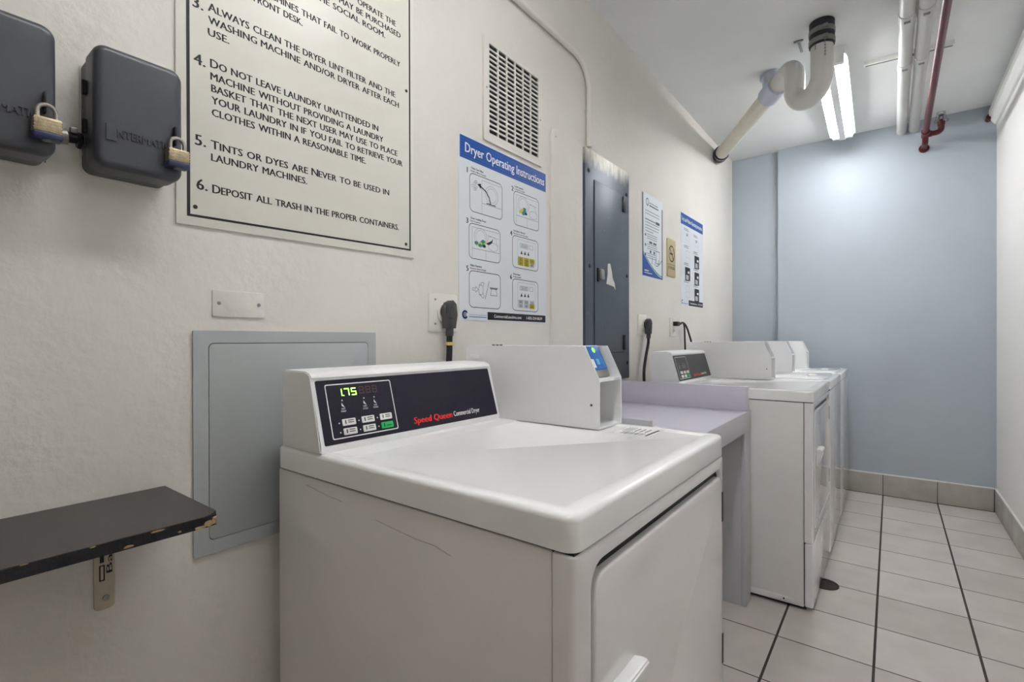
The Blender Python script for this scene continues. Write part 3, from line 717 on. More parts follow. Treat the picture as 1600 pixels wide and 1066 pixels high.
for a, b, c, d, n, e1, e2 in cells:
    flatring(bm, fr, rrect(a, b, c, d, .018, 5), rrect(a + .0022, b - .0022, c + .0022, d - .0022, .016, 5), 0)
    text(bm, fr, n, a - .012, d - .004, .017, None, 0, .05)
    text(bm, fr, e1, a + .008, d + .0135, .0066, None, 0, .07); text(bm, fr, e2, a + .006, d + .0045, .0054, None, 0, .05)
    w_, h_ = b - a, d - c
    if n in '123':
        dx0 = a + w_ * (.36 if n == '1' else .10)
        stroke(bg, fr, [(dx0, c + .004), (dx0, d - .012), (b - .008, d - .012)], .0012); stroke(bg, fr, [(dx0, c + h_ * .30), (b - .006, c + h_ * .30)], .0016)
        cu, cv = (a + w_ * .66, c + h_ * .58) if n == '1' else (a + w_ * .36, c + h_ * .66)
        stroke(bg, fr, oct_(cu, cv, w_ * .2, h_ * .25), .0012, 0, True); stroke(bg, fr, oct_(cu, cv, w_ * .15, h_ * .19), .001, 0, True)
        if n != '1':
            stroke(bg, fr, oct_(a + w_ * .76, c + h_ * .45, w_ * .16, h_ * .12), .0012, 0, True); stroke(bg, fr, [(a + w_ * .58, c + h_ * .76), (a + w_ * .92, c + h_ * .72)], .0012)
            stroke(bg, fr, [(a + w_ * .55, c + h_ * .5), (a + w_ * .62, c + h_ * .74), (a + w_ * .8, c + h_ * .74), (a + w_ * .92, c + h_ * .5)], .0012)
            stroke(bg, fr, [(a + w_ * .52, c + h_ * .02), (a + w_ * .52, c + h_ * .3)], .0012)
            for q in range(9): flat(bb_ if q % 3 else by, fr, oct_(a + w_ * random.uniform(.22, .48), c + h_ * random.uniform(.40, .55), .010, .006), .0001 + .00002 * q)
            flat(bm, fr, oct_(a + w_ * .47, c + h_ * .42, .008, .005), .0004)
        if n == '1':
            stroke(bm, fr, [(a + w_ * .62, c + h_ * .34), (a + w_ * .58, c + h_ * .50), (a + w_ * .48, c + h_ * .64), (a + w_ * .30, c + h_ * .74)], .0045, .0004)
            flat(bm, fr, [(a + w_ * .33, c + h_ * .80), (a + w_ * .33, c + h_ * .66), (a + w_ * .22, c + h_ * .76)], .0004)
            stroke(bm, fr, [(a + w_ * .5, c + h_ * .33), (a + w_ * .78, c + h_ * .33)], .003, .0004)
            for q in range(7): stroke(bg, fr, oct_(a + w_ * random.uniform(.08, .22), c + h_ * random.uniform(.6, .88), .006, .004), .001, 0, True)
        if n == '3':
            flat(bm, fr, [(a + w_ * .52, c + h_ * .5), (a + w_ * .62, c + h_ * .48), (a + w_ * .72, c + h_ * .56), (a + w_ * .76, c + h_ * .7), (a + w_ * .70, c + h_ * .62), (a + w_ * .6, c + h_ * .56)], .0004)
    elif n in '46':
        flatring(bg, fr, rrect(a + w_ * .28, a + w_ * .60, c + h_ * .66, c + h_ * .80, .002, 2), rrect(a + w_ * .29, a + w_ * .59, c + h_ * .67, c + h_ * .79, .001, 2), 0)
        for q in range(4): stroke(bg, fr, [(a + w_ * .32, c + h_ * (.69 + .027 * q)), (a + w_ * .57, c + h_ * (.69 + .027 * q))], .0014)
        flatring(bg, fr, rrect(a + w_ * .65, a + w_ * .79, c + h_ * .66, c + h_ * .80, .002, 2), rrect(a + w_ * .66, a + w_ * .78, c + h_ * .67, c + h_ * .79, .001, 2), 0)
        stroke(bg, fr, [(a + w_ * .2, c + h_ * .12), (a + w_ * .2, c + h_ * .9), (a + w_ * .88, c + h_ * .9), (a + w_ * .88, c + h_ * .12)], .0008)
        for q in range(3): flat(bm, fr, [(a + w_ * (.30 + .13 * q), c + h_ * .46), (a + w_ * (.38 + .13 * q), c + h_ * .46), (a + w_ * (.34 + .13 * q), c + h_ * .58)], .0003)
        for r in range(2):
            for k in range(3):
                u_, v_ = a + w_ * (.22 + .22 * k), c + h_ * (.24 - .13 * r)
                lit = (n == '4' and not (r == 1 and k == 2)) or (n == '6' and r == 1 and k == 2)
                if lit: flat(by, fr, rrect(u_ - .003, u_ + w_ * .19, v_ - .002, v_ + h_ * .135, .002, 2), .0002)
                flatring(bm, fr, rrect(u_, u_ + w_ * .17, v_, v_ + h_ * .11, .002, 2), rrect(u_ + .001, u_ + w_ * .17 - .001, v_ + .001, v_ + h_ * .11 - .001, .001, 2), .0005)
                for q in range(2): stroke(bm, fr, [(u_ + w_ * .03, v_ + h_ * (.035 + .035 * q)), (u_ + w_ * .14, v_ + h_ * (.035 + .035 * q))], .002, .0006)
    else:
        stroke(bm, fr, oct_(a + w_ * .36, c + h_ * .5, w_ * .07, h_ * .14), .0014, 0, True)
        stroke(bm, fr, [(a + w_ * .30, c + h_ * .62), (a + w_ * .40, c + h_ * .72), (a + w_ * .46, c + h_ * .70), (a + w_ * .43, c + h_ * .6)], .0012); stroke(bm, fr, [(a + w_ * .30, c + h_ * .38), (a + w_ * .42, c + h_ * .28), (a + w_ * .46, c + h_ * .32), (a + w_ * .43, c + h_ * .42)], .0012)
        stroke(bm, fr, [(a + w_ * .10, c + h_ * .53), (a + w_ * .20, c + h_ * .53), (a + w_ * .20, c + h_ * .58), (a + w_ * .28, c + h_ * .5), (a + w_ * .20, c + h_ * .42), (a + w_ * .20, c + h_ * .47), (a + w_ * .10, c + h_ * .47)], .0012, 0, True)
        stroke(bm, fr, [(a + w_ * .49, c + h_ * .26), (a + w_ * .62, c + h_ * .76)], .0018)
        stroke(bm, fr, [(a + w_ * .66, c + h_ * .38), (a + w_ * .88, c + h_ * .38), (a + w_ * .84, c + h_ * .54), (a + w_ * .90, c + h_ * .60), (a + w_ * .64, c + h_ * .60), (a + w_ * .69, c + h_ * .54)], .0014, 0, True)
        stroke(bm, fr, [(a + w_ * .66, c + h_ * .57), (a + w_ * .88, c + h_ * .57)], .003)
obj('instruction_print', bm, 'print_black', sh, flatprint=True); obj('drawing_lines', bg, 'print_grey', sh, flatprint=True)
obj('yellow_keys', by, 'poster_yellow', sh, 'yellow highlighted keys', flatprint=True); obj('laundry_drawing', bb_, 'teal', sh, flatprint=True)
bm = BM(); flat(bm, fr, [(1.303, 1.2245), (1.662, 1.2245), (1.662, 1.2515), (1.303, 1.2515)], 0); obj('footer_band', bm, 'print_black', sh, flatprint=True)
bm = BM(); text(bm, fr, 'CommercialLaundries.com', 1.338, 1.233, .0105, .160, .0004, .02); text(bm, fr, '1-855-254-8639', 1.532, 1.233, .0105, .105, .0004, .02); obj('footer_lettering', bm, 'print_white', sh, flatprint=True)
bm = BM(); C_ = [(1.190 + .011 * math.cos(q), 1.2385 + .011 * math.sin(q)) for q in [rad(40 + 280 * k / 14) for k in range(15)]]; stroke(bm, fr, C_, .0065); stroke(bm, fr, [(1.190 + .004 * math.cos(q), 1.2385 + .004 * math.sin(q)) for q in [rad(24 * k) for k in range(16)]], .003)
text(bm, fr, 'Commercial Laundries Inc.', 1.210, 1.237, .0045, .088, 0, 0); stroke(bm, fr, [(1.210, 1.232), (1.296, 1.232)], .0025)
obj('logo', bm, 'poster_blue', sh, flatprint=True)

t = thing('washer_poster', 'blue headed washer instruction poster, farthest poster on the left wall', 'poster', (0, 3.27, 1.38))
y0, y1, z0, z1 = 3.270, 3.760, 1.378, 2.003
sh = poster_sheet(t, y0, y1, z0, z1)
bm = BM(); flat(bm, fr, [(y0 + .006, z1 - .08), (y1 - .005, z1 - .08), (y1 - .005, z1 - .006), (y0 + .006, z1 - .006)], 0); obj('header_band', bm, 'poster_blue', sh, flatprint=True)
bm = BM(); text(bm, fr, 'Top Load Washer Operating Instructions', y0 + .02, z1 - .055, .026, .445, .0004, .02); obj('heading', bm, 'print_white', sh, flatprint=True)
bm = BM(); bg = BM(); bw_ = BM()
for r in range(4):
    for k in range(2):
        u_, v_ = y0 + .09 + .20 * k, z1 - .195 - .117 * r - .015 * k
        for q in range(2): stroke(bm, fr, [(u_ - .02, v_ + .085 + .010 * q), (u_ + .075 - .015 * q, v_ + .085 + .010 * q)], .003)
        dark = (k == 1 and r >= 1) or (k == 0 and r == 2)
        if dark:
            bk = BM(); flat(bk, fr, rrect(u_, u_ + .105, v_ - .02, v_ + .07, .006, 3), 0); obj('keypad_drawing', bk, 'print_black', sh, flatprint=True); flat(bg, fr, rrect(u_ + .018, u_ + .075, v_ - .014, v_ + .018, .002, 2), .0003); flat(bw_, fr, rrect(u_ + .055, u_ + .09, v_ + .03, v_ + .045, .002, 2), .0003)
        else:
            flatring(bg, fr, rrect(u_ + .01, u_ + .09, v_ - .02, v_ + .065, .01, 3), rrect(u_ + .0125, u_ + .0875, v_ - .0175, v_ + .0625, .008, 3), 0)
            if r == 0 and k == 0 or r == 0: flat(bm, fr, [(u_ + .03, v_ + .05), (u_ + .055, v_ + .045), (u_ + .04, v_ + .068)], .0003)
            stroke(bg, fr, [(u_ + .02, v_ + .02), (u_ + .08, v_ + .02)], .002)
flat(bm, fr, [(y0 + .165, z0 + .008), (y1 - .006, z0 + .008), (y1 - .006, z0 + .045), (y0 + .165, z0 + .045)], 0)
obj('instruction_print', bm, 'print_black', sh, flatprint=True); obj('drawing_lines', bg, 'pale_grey', sh, flatprint=True)
text(bw_, fr, 'CommercialLaundries.com', y0 + .19, z0 + .020, .0125, .16, .0004, .02); text(bw_, fr, '1-855-254-8639', y0 + .37, z0 + .020, .0125, .10, .0004, .02)
obj('footer_lettering', bw_, 'print_white', sh, flatprint=True)
bm = BM(); stroke(bm, fr, [(y0 + .03 + .011 * math.cos(q), z0 + .028 + .011 * math.sin(q)) for q in [rad(40 + 28 * k) for k in range(11)]], .006); stroke(bm, fr, [(y0 + .05, z0 + .018), (y0 + .15, z0 + .018)], .003); obj('logo', bm, 'poster_blue', sh, flatprint=True)

t = thing('notice_page', 'tall white notice with dark side stripes and blue curved foot', 'notice', (0, 2.64, 1.51))
y0, y1, z0, z1 = 2.637, 2.949, 1.512, 1.984
sh = poster_sheet(t, y0, y1, z0, z1, 'page_paper')
bm = BM()
for a, b, c in ((y0 + .002, y0 + .016, z1 - .003), (y1 - .016, y1 - .002, z1 - .045)): flat(bm, fr, [(a, z0 + .003), (b, z0 + .003), (b, c), (a, c)], 0)
obj('side_stripe', bm, 'navy', sh, flatprint=True)
arc = [(y0 + .016 + .278 * k / 12, z0 + .115 * (1 - k / 12) ** 1.6 + .012) for k in range(13)]
bm = BM(); flat(bm, fr, [(y0 + .002, z0 + .003), (y1 - .002, z0 + .003), (y1 - .002, z0 + .012)] + arc[::-1] + [(y0 + .002, z0 + .127)], .0002); obj('curved_foot', bm, 'poster_blue', sh, flatprint=True)
bm = BM(); stroke(bm, fr, [(u, v + .008) for u, v in arc], .007, .0003); stroke(bm, fr, [(y1 - .11 + .1 * k / 8, z0 + .075 + .05 * (k / 8) ** 2) for k in range(9)], .005, .0003); obj('teal_curve', bm, 'teal', sh, flatprint=True)
bm = BM(); stroke(bm, fr, oct_(y0 + .075, z1 - .045, .016, .02), .006, 0, True)
stroke(bm, fr, [(y0 + .105, z1 - .045), (y0 + .235, z1 - .045)], .004); stroke(bm, fr, [(y0 + .105, z1 - .060), (y0 + .24, z1 - .060)], .007)
for k, (l, wd) in enumerate(((.21, .003), (.215, .003), (0, 0), (.15, .005), (.205, .003), (.21, .003), (.2, .003), (.12, .003), (0, 0))):
    if l: stroke(bm, fr, [(y0 + .045, z1 - .095 - .0165 * k), (y0 + .045 + l, z1 - .095 - .0165 * k)], wd)
flat(bm, fr, rrect(y0 + .20, y0 + .262, z1 - .152, z1 - .136, .002, 2), .0002)
for k, z in enumerate((z1 - .235, z1 - .292, z1 - .345)):
    flat(bm, fr, circ(y0 + .048, z, .0085, 12), 0)
    for q in range(3): stroke(bm, fr, [(y0 + .07, z + .008 - .012 * q), (y0 + .22 - .02 * (k == 2), z + .008 - .012 * q)], .0028)
for (a, b) in ((.10, .145), (.16, .21)): flat(bm, fr, rrect(y0 + a, y0 + b, z1 - .277, z1 - .265, .001, 2), .0002)
for a in (.11, .165): flat(bm, fr, rrect(y0 + a, y0 + a + .022, z1 - .332, z1 - .316, .001, 2), .0002)
flatring(bm, fr, rrect(y0 + .205, y0 + .265, z0 + .09, z0 + .165, .004, 2), rrect(y0 + .209, y0 + .261, z0 + .094, z0 + .161, .003, 2), 0)
for k in range(3): stroke(bm, fr, [(y0 + .14 + .05 * k, z0 + .08), (y0 + .15 + .05 * k, z0 + .115)], .005)
obj('notice_print', bm, 'navy', sh, flatprint=True)
bm = BM(); stroke(bm, fr, [(y0 + .03, z0 + .035), (y0 + .09, z0 + .035)], .006, .0005); stroke(bm, fr, [(y0 + .03, z0 + .022), (y0 + .14, z0 + .022)], .004, .0005); obj('foot_lettering', bm, 'print_white', sh, flatprint=True)

t = thing('no_smoking_sign', 'small gold no smoking plaque between the two far posters', 'sign', (0, 3.09, 1.55))
bm = BM(); plate(bm, WALL(0), rrect(3.018, 3.168, 1.548, 1.785, .014, 4), .0006, .004, bev=.001); sh = obj('plaque', bm, 'gold', t)
bm = BM(); fr4 = WALL(.0042); cu, cv = 3.096, 1.694
flatring(bm, fr4, circ(cu, cv, .052, 28), circ(cu, cv, .044, 28), 0)
stroke(bm, fr4, [(cu - .034, cv + .034), (cu + .034, cv - .034)], .009); flat(bm, fr4, [(cu - .034, cv - .006), (cu + .022, cv - .006), (cu + .022, cv + .004), (cu - .034, cv + .004)], .0003)
stroke(bm, fr4, [(cu + .026, cv + .004), (cu + .03, cv + .02), (cu + .022, cv + .03)], .003)
stroke(bm, fr4, [(3.03, 1.625), (3.156, 1.625)], .0025); text(bm, fr4, 'NO SMOKING', 3.094, 1.596, .018, .115, 0, .02, align='C')
obj('symbol', bm, 'print_black', sh, flatprint=True)

# ================================================================== VENT
t = thing('wall_vent', 'white painted louvre vent grille above the dryer poster', 'vent', (0, 1.46, 1.84))
bm = BM(); ring(bm, WALL(0), rrect(1.280, 1.638, 1.838, 2.196, .006, 2), rrect(1.310, 1.608, 1.868, 2.176, .002, 2), .0, .007); obj('frame', bm, 'wall_paint', t)
bm = BM(); plate(bm, WALL(0), [(1.309, 1.867), (1.609, 1.867), (1.609, 2.177), (1.309, 2.177)], .0002, .001); obj('duct_opening', bm, 'vent_dark', t)
bm = BM()
for k in range(1, 6): yy = 1.310 + .298 * k / 6; box(bm, .0012, .0062, yy - .0035, yy + .0035, 1.868, 2.176)
for k in range(1, 18):
    zz = 1.868 + .308 * k / 18; box(bm, .0012, .0058, 1.310, 1.608, zz - .0028, zz + .0028)
obj('grille', bm, 'wall_paint', t, flatshade=True)
for yy, zz in ((1.297, 2.02), (1.622, 2.02)): screw('vent_screw', t, WALL(.007), yy, zz, .0035, .001)

# ================================================================== CONDUIT, BLANK PANEL, ELECTRICAL PANEL
t = thing('wall_conduit', 'white painted conduit bending down the left wall to the electrical panel', 'conduit', (0, 1.9, 2.4))
bm = BM(); pts = fillet([(.0145, -1.2, 2.405), (.0145, 2.005, 2.405), (.0145, 2.005, 2.03)], .125, 14); sweep(bm, pts, .0135, 14); obj('tube', bm, 'wall_paint', t)
for P in ((.6, 2.405), (2.005, 2.19)):
    bm = BM()
    if P[0] < 1: box(bm, 0, .004, P[0] - .009, P[0] + .009, 2.378, 2.432, .001)
    else: box(bm, 0, .004, 1.985, 2.025, P[1] - .008, P[1] + .008, .001)
    obj('strap', bm, 'wall_paint', t)
t = thing('cover_plate', 'white painted flat cover panel left of the grey electrical panel', 'cover panel', (0, 1.83, 1.1))
bm = BM(); plate(bm, WALL(0), [(1.695, .98), (1.955, .98), (1.955, 2.030), (1.735, 2.026), (1.706, 2.018), (1.695, 1.99)], .0, .010, bev=.004, seg=3); obj('panel', bm, 'wall_paint', t)
screw('cover_screw', t, WALL(.010), 1.73, 1.99, .0035, .001)
t = thing('electrical_panel', 'tall dark grey steel electrical panel on the left wall', 'electrical panel', (0, 2.2, .95))
bm = BM(); plate(bm, WALL(0), rrect(1.967, 2.436, .955, 2.025, .004, 2), .0, .014, bev=.002); tr = obj('trim_frame', bm, 'panel_steel', t)
bm = BM(); plate(bm, WALL(0), rrect(2.047, 2.371, 1.090, 1.895, .003, 2), .0138, .0146); obj('door_gap', bm, 'seam_dark', t)
bm = BM(); plate(bm, WALL(0), rrect(2.050, 2.368, 1.093, 1.892, .003, 2), .0146, .0185, bev=.001); dr = obj('door', bm, 'panel_steel', t)
for zc in (1.845, 1.14): bm = BM(); box(bm, .0185, .0235, 2.350, 2.374, zc - .038, zc + .038, .001); obj('hinge', bm, 'black_metal', dr)
bm = BM(); plate(bm, WALL(.0185), rrect(2.070, 2.092, 1.425, 1.490, .006, 3), 0, .005, bev=.001); lt = obj('latch', bm, 'black_metal', dr)
bm = BM(); plate(bm, Frame((.0235, 2.095, 1.435), (0, 1, 0), (.0, -.15, 1)), rrect(-.008, .026, 0, .05, .006, 3), 0, .012, bev=.003); obj('latch_lever', bm, 'steel', dr, 'bare metal latch lever')
bm = BM(); plate(bm, WALL(.0185), [(2.165, 1.423), (2.245, 1.415), (2.262, 1.400), (2.255, 1.432), (2.232, 1.455), (2.222, 1.490), (2.205, 1.525), (2.180, 1.520), (2.178, 1.47)], .0002, .0006); obj('torn_label', bm, 'torn_paper', dr, 'torn white label remnant')
for yy, zz in ((2.002, 1.925), (2.405, 1.906), (2.007, 1.491), (2.407, 1.484), (2.41, 1.035)): screw('panel_screw', tr, WALL(.014), yy, zz, .009, .004, 'hinge_dark')

# ================================================================== PLATES, OUTLETS, CORDS
t = thing('blank_plate', 'white painted blank wall plate above the grey access panel', 'wall plate', (0, .485, 1.2))
bm = BM(); plate(bm, WALL(0), rrect(.4325, .5380, 1.2045, 1.2600, .003, 3), 0, .004, bev=.0015); pl = obj('plate', bm, 'wall_paint', t)
for yy in (.445, .526): screw('plate_screw', pl, WALL(.004), yy, 1.233, .0038, .0015)
t = thing('access_panel', 'pale grey metal access panel low on the left wall', 'access panel', (0, .6, .72))
bm = BM(); ring(bm, WALL(0), rrect(.396, .834, .722, 1.176, .003, 5), rrect(.4235, .8095, .749, 1.1505, .010, 5), .0, .006); obj('frame', bm, 'access_grey', t)
bm = BM(); plate(bm, WALL(0), rrect(.423, .810, .7485, 1.151, .010, 5), .0, .0015); obj('gap', bm, 'seam_dark', t)
bm = BM(); plate(bm, WALL(0), rrect(.4249, .8081, .7504, 1.1491, .009, 5), .0015, .0062, bev=.001); obj('door', bm, 'access_grey', t)

def wall_plate(name, label, y0, y1, z0, z1, group=None):
    t = thing(name, label, 'outlet', (0, (y0 + y1) / 2, z0), group)
    bm = BM(); plate(bm, WALL(0), rrect(y0, y1, z0, z1, .004, 3), 0, .006, bev=.002); pl = obj('cover', bm, 'plate_white', t); return t, pl
t, pl = wall_plate('dryer_outlet', 'square wall outlet plate below the dryer poster', 1.028, 1.149, 1.181, 1.298)
bm = BM(); cyl(bm, (.006, 1.090, 1.240), (.011, 1.090, 1.240), .031, 24, .001); obj('socket', bm, 'plate_white', pl)
for yy, zz in ((1.053, 1.279), (1.053, 1.205)): screw('plate_screw', pl, WALL(.006), yy, zz, .0035, .0012)
t, pl = wall_plate('dryer_outlet', 'wall outlet plate with round plug just right of the electrical panel', 2.574, 2.690, 1.181, 1.293)
bm = BM(); cyl(bm, (.006, 2.655, 1.235), (.011, 2.655, 1.235), .031, 24, .001); obj('socket', bm, 'plate_white', pl)
t, pl = wall_plate('wall_outlet', 'narrow duplex outlet below the farthest poster', 3.067, 3.180, 1.174, 1.292)
for zz in (1.254, 1.210):
    bm = BM(); plate(bm, WALL(.006), rrect(3.105, 3.141, zz - .015, zz + .015, .010, 4), 0, .002); rc = obj('receptacle', bm, 'plate_white', pl)
    bm = BM()
    for yy in (3.114, 3.130): flat(bm, WALL(.0083), [(yy - .0018, zz - .005), (yy + .0018, zz - .005), (yy + .0018, zz + .007), (yy - .0018, zz + .007)])
    obj('slot', bm, 'seam_dark', pl, flatprint=True)

def dryer_cord(yc, zc, path, label, tagged):
    t = thing('power_cord', label, 'cord', (.02, yc, zc), 'dryer power cords')
    bm = BM()
    cyl(bm, (.0112, yc, zc), (.030, yc, zc), .026, 16, .004); 
    plate(bm, WALL(0), [(yc - .017, zc - .052), (yc + .015, zc - .052), (yc + .023, zc - .01), (yc + .018, zc + .024), (yc + .004, zc + .034), (yc - .014, zc + .026), (yc - .021, zc - .008)], .016, .044, bev=.006, seg=3)
    sweep(bm, [(.030, yc + .012, zc + .026), (.046, yc - .002, zc + .008), (.044, yc - .012, zc - .02)], .0065, 8)
    cyl(bm, (.030, yc - .002, zc - .050), (.030, yc - .003, zc - .076), .0125, 12, .002)
    obj('plug', bm, 'plug_grey', t)
    bm = BM(); P = smooth([(.030, yc - .003, zc - .074)] + path, 8)
    for o in (-.0045, .0045): sweep(bm, [Vector(p) + Vector((0, o, 0)) for p in P], .0062, 10)
    obj('cable', bm, 'cord_black', t)
    if tagged:
        bm = BM(); P0 = Vector((.030, yc - .0025, zc - .098)); box(bm, .022, .038, yc - .014, yc + .010, zc - .104, zc - .094, .001); obj('cord_tag', bm, 'yellow_tag', t, 'pale yellow tag')
dryer_cord(1.092, 1.243, [(.030, 1.089, 1.13), (.032, 1.084, 1.06), (.034, 1.08, .95), (.034, 1.075, .80)], 'thick black cord plugged in below the dryer poster', True)
dryer_cord(2.657, 1.237, [(.030, 2.650, 1.13), (.030, 2.612, 1.05), (.030, 2.590, .97), (.034, 2.592, .86), (.034, 2.61, .7)], 'thick black cord hanging right of the electrical panel', False)
t = thing('power_cord', 'pair of thin black cords plugged into the narrow far outlet', 'cord', (.02, 3.12, 1.254))
bm = BM(); plate(bm, WALL(0), rrect(3.108, 3.160, 1.240, 1.268, .006, 3), .0085, .036, bev=.005); cyl(bm, (.024, 3.155, 1.256), (.026, 3.195, 1.256), .0085, 12, .002); obj('plug', bm, 'cord_black', t)
bm = BM(); sweep(bm, smooth([(.026, 3.19, 1.256), (.03, 3.235, 1.262), (.034, 3.29, 1.235), (.036, 3.37, 1.15), (.036, 3.42, 1.08), (.036, 3.44, .95)], 8), .0062, 10); obj('cable', bm, 'cord_black', t)
bm = BM(); sweep(bm, smooth([(.030, 3.235, 1.262), (.028, 3.265, 1.235), (.028, 3.272, 1.16), (.03, 3.275, 1.06), (.03, 3.28, .92)], 8), .0056, 10); obj('cable', bm, 'cord_black', t)

# ================================================================== CEILING PIPES
A = Vector((.834, 2.86, H)); B = Vector((.834, 2.86, 2.372)); C_ = Vector((.703, 2.955, 2.372)); D_ = Vector((.703, 2.955, 2.585)); E_ = Vector((0, 4.135, 2.592))
t = thing('drain_pipe', 'white plastic drain pipe with trap under the ceiling', 'drain pipe', (.75, 2.9, H))
dr_ = (E_ - D_).normalized()
bm = BM(); sweep(bm, fillet([A + Vector((0, 0, -.10)), B, C_, D_, D_ + dr_ * .16], [.079, .079, .072], 10), .049, 24); tp = obj('trap', bm, 'pvc', t)
bm = BM(); sweep(bm, [D_ + dr_ * .15, E_], .047, 24); obj('arm', bm, 'pvc_old', t, 'cream coloured sloping pipe')
bm = BM(); cyl(bm, A + Vector((0, 0, .0)), A + Vector((0, 0, -.12)), .0545, 24, .002); rb = obj('rubber_coupling', bm, 'rubber', t, 'black rubber coupling')
for z in (-.050, -.098):
    bm = BM(); cyl(bm, A + Vector((0, 0, z + .012)), A + Vector((0, 0, z - .012)), .057, 24, .002); box(bm, .845, .865, 2.795, 2.812, H + z - .009, H + z + .009, .002); obj('hose_clamp', bm, 'clamp_grey', rb)
bm = BM(); q0 = D_ + dr_ * .19; sweep(bm, [q0, q0 + dr_ * .003, q0 + dr_ * .15, q0 + dr_ * .153, q0 + dr_ * .154], [.049, .059, .059, .055, .048], 24)
hb = q0 + dr_ * .075; cyl(bm, hb, Vector((hb.x - .02, hb.y + .05, H)), .054, 24); cyl(bm, Vector((hb.x - .02, hb.y + .05, H - .03)), Vector((hb.x - .02, hb.y + .05, H)), .062, 24, .004)
obj('branch_hub', bm, 'pvc_grey', t, 'grey blue branch fitting up to the ceiling')
bm = BM(); q1 = E_ - dr_ * .135; sweep(bm, [q1, q1 + dr_ * .003, q1 + dr_ * .075, q1 + dr_ * .078], [.048, .056, .056, .048], 24); rw = obj('rubber_coupling', bm, 'rubber', t, 'black rubber coupling')
bm = BM(); 
for k in (.014, .058): sweep(bm, [q1 + dr_ * (k - .007), q1 + dr_ * (k + .007)], .058, 24)
obj('hose_clamp', bm, 'clamp_grey', rw)
bm = BM(); sv = Frame(D_ * 0, (1, 0, 0), (0, 1, 0))
fr = Frame((.834, 2.86 - .0494, 2.50), (1, 0, 0), (0, 0, 1))
obj('pipe_print', (lambda b: (stroke(b, fr, [(-.022, .06), (-.022, .085)], .004, .0005), [stroke(b, fr, [(.018, .02 + .015 * k), (.018, .028 + .015 * k)], .005, .003) for k in range(6)], b)[2])(bm), 'print_grey', tp, flatprint=True)

def ceiling_pipe(x, label, ycs):
    t = thing('ceiling_pipe', label, 'pipe', (x, 2.0, H), 'white ceiling pipes')
    z = H - .053; r = .030
    bm = BM(); cyl(bm, (x, YF + .002, z), (x, YB - .002, z), r, 22); obj('tube', bm, 'pvc', t)
    for yc in ycs:
        bm = BM(); cyl(bm, (x, yc - .045, z), (x, yc + .045, z), .0335, 22, .002); cp = obj('coupling', bm, 'pvc', t)
        bm = BM(); box(bm, x - .012, x + .012, yc - .020, yc - .006, z - .037, z - .030, .001); obj('clamp_lug', bm, 'zinc', cp)
ceiling_pipe(1.163, 'left of the two white ceiling pipes beside the red pipe', (2.955, 3.47, 1.6))
ceiling_pipe(1.232, 'right of the two white ceiling pipes beside the red pipe', (2.93, 3.44, 1.6))
t = thing('strut_channel', 'thin white metal strut under the ceiling behind the white pipes', 'strut', (1.17, 3.44, H))
bm = BM(); fr = FLAT(0); plate(bm, fr, [(.985, 3.405), (1.365, 3.440), (1.361, 3.480), (.981, 3.445)], H - .0215, H, bev=.0); obj('channel', bm, 'trim_white', t)
bm = BM(); plate(bm, fr, [(.990, 3.420), (1.36, 3.454), (1.359, 3.466), (.989, 3.432)], H - .0222, H - .0212); obj('slot', bm, 'print_grey', t)
t = thing('ceiling_bracket', 'small T shaped metal bracket on the ceiling beside the drain pipe', 'bracket', (.72, 3.0, H))
bm = BM(); box(bm, .700, .742, 2.955, 2.967, H - .006, H, .001); box(bm, .715, .727, 2.967, 3.08, H - .006, H, .001); obj('bar', bm, 'zinc', t)

t = thing('sprinkler_pipe', 'dark red sprinkler pipe running under the ceiling', 'pipe', (1.288, 2.0, 2.56))
px, pz, pe = 1.290, 2.562, 4.42
bm = BM(); sweep(bm, fillet([(px, YF + .002, pz + .006), (px, pe, pz), (px, pe + .03, pz - .05), (px - .002, YB - .004, pz - .062)], [.03, .03], 5), .0175, 16); obj('tube', bm, 'red_pipe', t)
bm = BM(); cyl(bm, (px, pe - .04, pz), (px, pe + .028, pz - .012), .024, 16, .003); cyl(bm, (px, pe, pz - .01), (px + .035, pe, pz - .01), .021, 14, .003); obj('tee', bm, 'red_pipe', t)
bm = BM(); sweep(bm, fillet([(px + .03, pe, pz - .01), (px + .082, pe, pz - .01), (px + .082, pe, pz + .055)], .032, 8), .0175, 14); cyl(bm, (px + .082, pe, pz + .035), (px + .082, pe, pz + .058), .021, 14, .002); obj('elbow', bm, 'red_pipe', t)
bm = BM(); cyl(bm, (px - .002, YB - .012, pz - .062), (px - .002, YB - .001, pz - .062), .030, 18, .004); obj('wall_flange', bm, 'red_pipe', t)
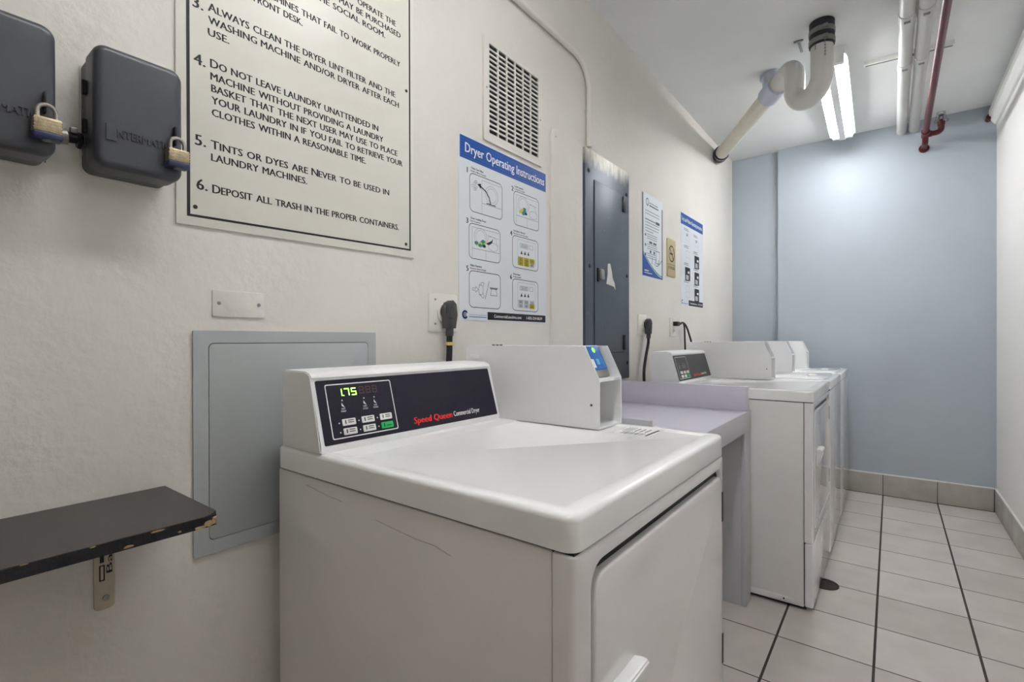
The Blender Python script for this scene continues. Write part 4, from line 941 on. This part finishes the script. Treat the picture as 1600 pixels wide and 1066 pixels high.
bm = BM(); hx, hz = px + .082, pz + .058; cyl(bm, (hx, pe, hz), (hx, pe, hz + .016), .011, 12, .002); sweep(bm, [(hx - .012, pe, hz + .014), (hx - .009, pe, hz + .034), (hx, pe, hz + .042), (hx + .009, pe, hz + .034), (hx + .012, pe, hz + .014)], .0022, 8); cyl(bm, (hx, pe, hz + .041), (hx, pe, hz + .044), .015, 14); obj('sprinkler_head', bm, 'red_pipe', t)
bm = BM()
for k in range(4):
    a = math.pi / 2 * k + .5; ca, sa = math.cos(a), math.sin(a)
    sweep(bm, [(hx + .014 * ca, pe + .014 * sa, hz - .004), (hx + .038 * ca, pe + .038 * sa, hz + .004), (hx + .022 * ca, pe + .022 * sa, hz + .060)], .0016, 6)
for zz, r_ in ((hz + .004, .038), (hz + .060, .022)):
    sweep(bm, [(hx + r_ * math.cos(2 * math.pi * k / 16), pe + r_ * math.sin(2 * math.pi * k / 16), zz) for k in range(17)], .0016, 6, False)
obj('wire_guard', bm, 'zinc', t, 'bare wire guard')
t = thing('pipe_cover', 'ribbed white pipe cover along the top of the right wall', 'pipe cover', (XR, 3.0, 2.6))
bm = BM(); prof = [(0, H), (-.010, H), (-.030, H - .012), (-.030, H - .040), (-.044, H - .050), (-.044, H - .085), (-.034, H - .095), (-.034, H - .118), (-.014, H - .146), (0, H - .146)]
plate(bm, Frame((XR, YF, 0), (1, 0, 0), (0, 0, 1)), prof, 0, -(YB - .05 - YF)); obj('cover', bm, 'trim_white', t, ang=20)
bm = BM(); cyl(bm, (XR - .040, YB - .06, H - .092), (XR - .040, YB - .001, H - .092), .018, 14); obj('pipe_end', bm, 'red_pipe', t, 'dark red pipe end')

# ================================================================== FLOOR DRAIN
t = thing('floor_drain', 'rusty round floor drain beside the far dryer', 'drain', (.852, 2.745, 0))
bm = BM(); fr = FLAT(0); ring(bm, fr, circ(.852, 2.745, .060, 28), circ(.852, 2.745, .046, 28), .0, .003); obj('rim', bm, 'drain_rust', t)
bm = BM(); plate(bm, fr, circ(.852, 2.745, .047, 24), .0, .0012); obj('well', bm, 'drain_rust', t)
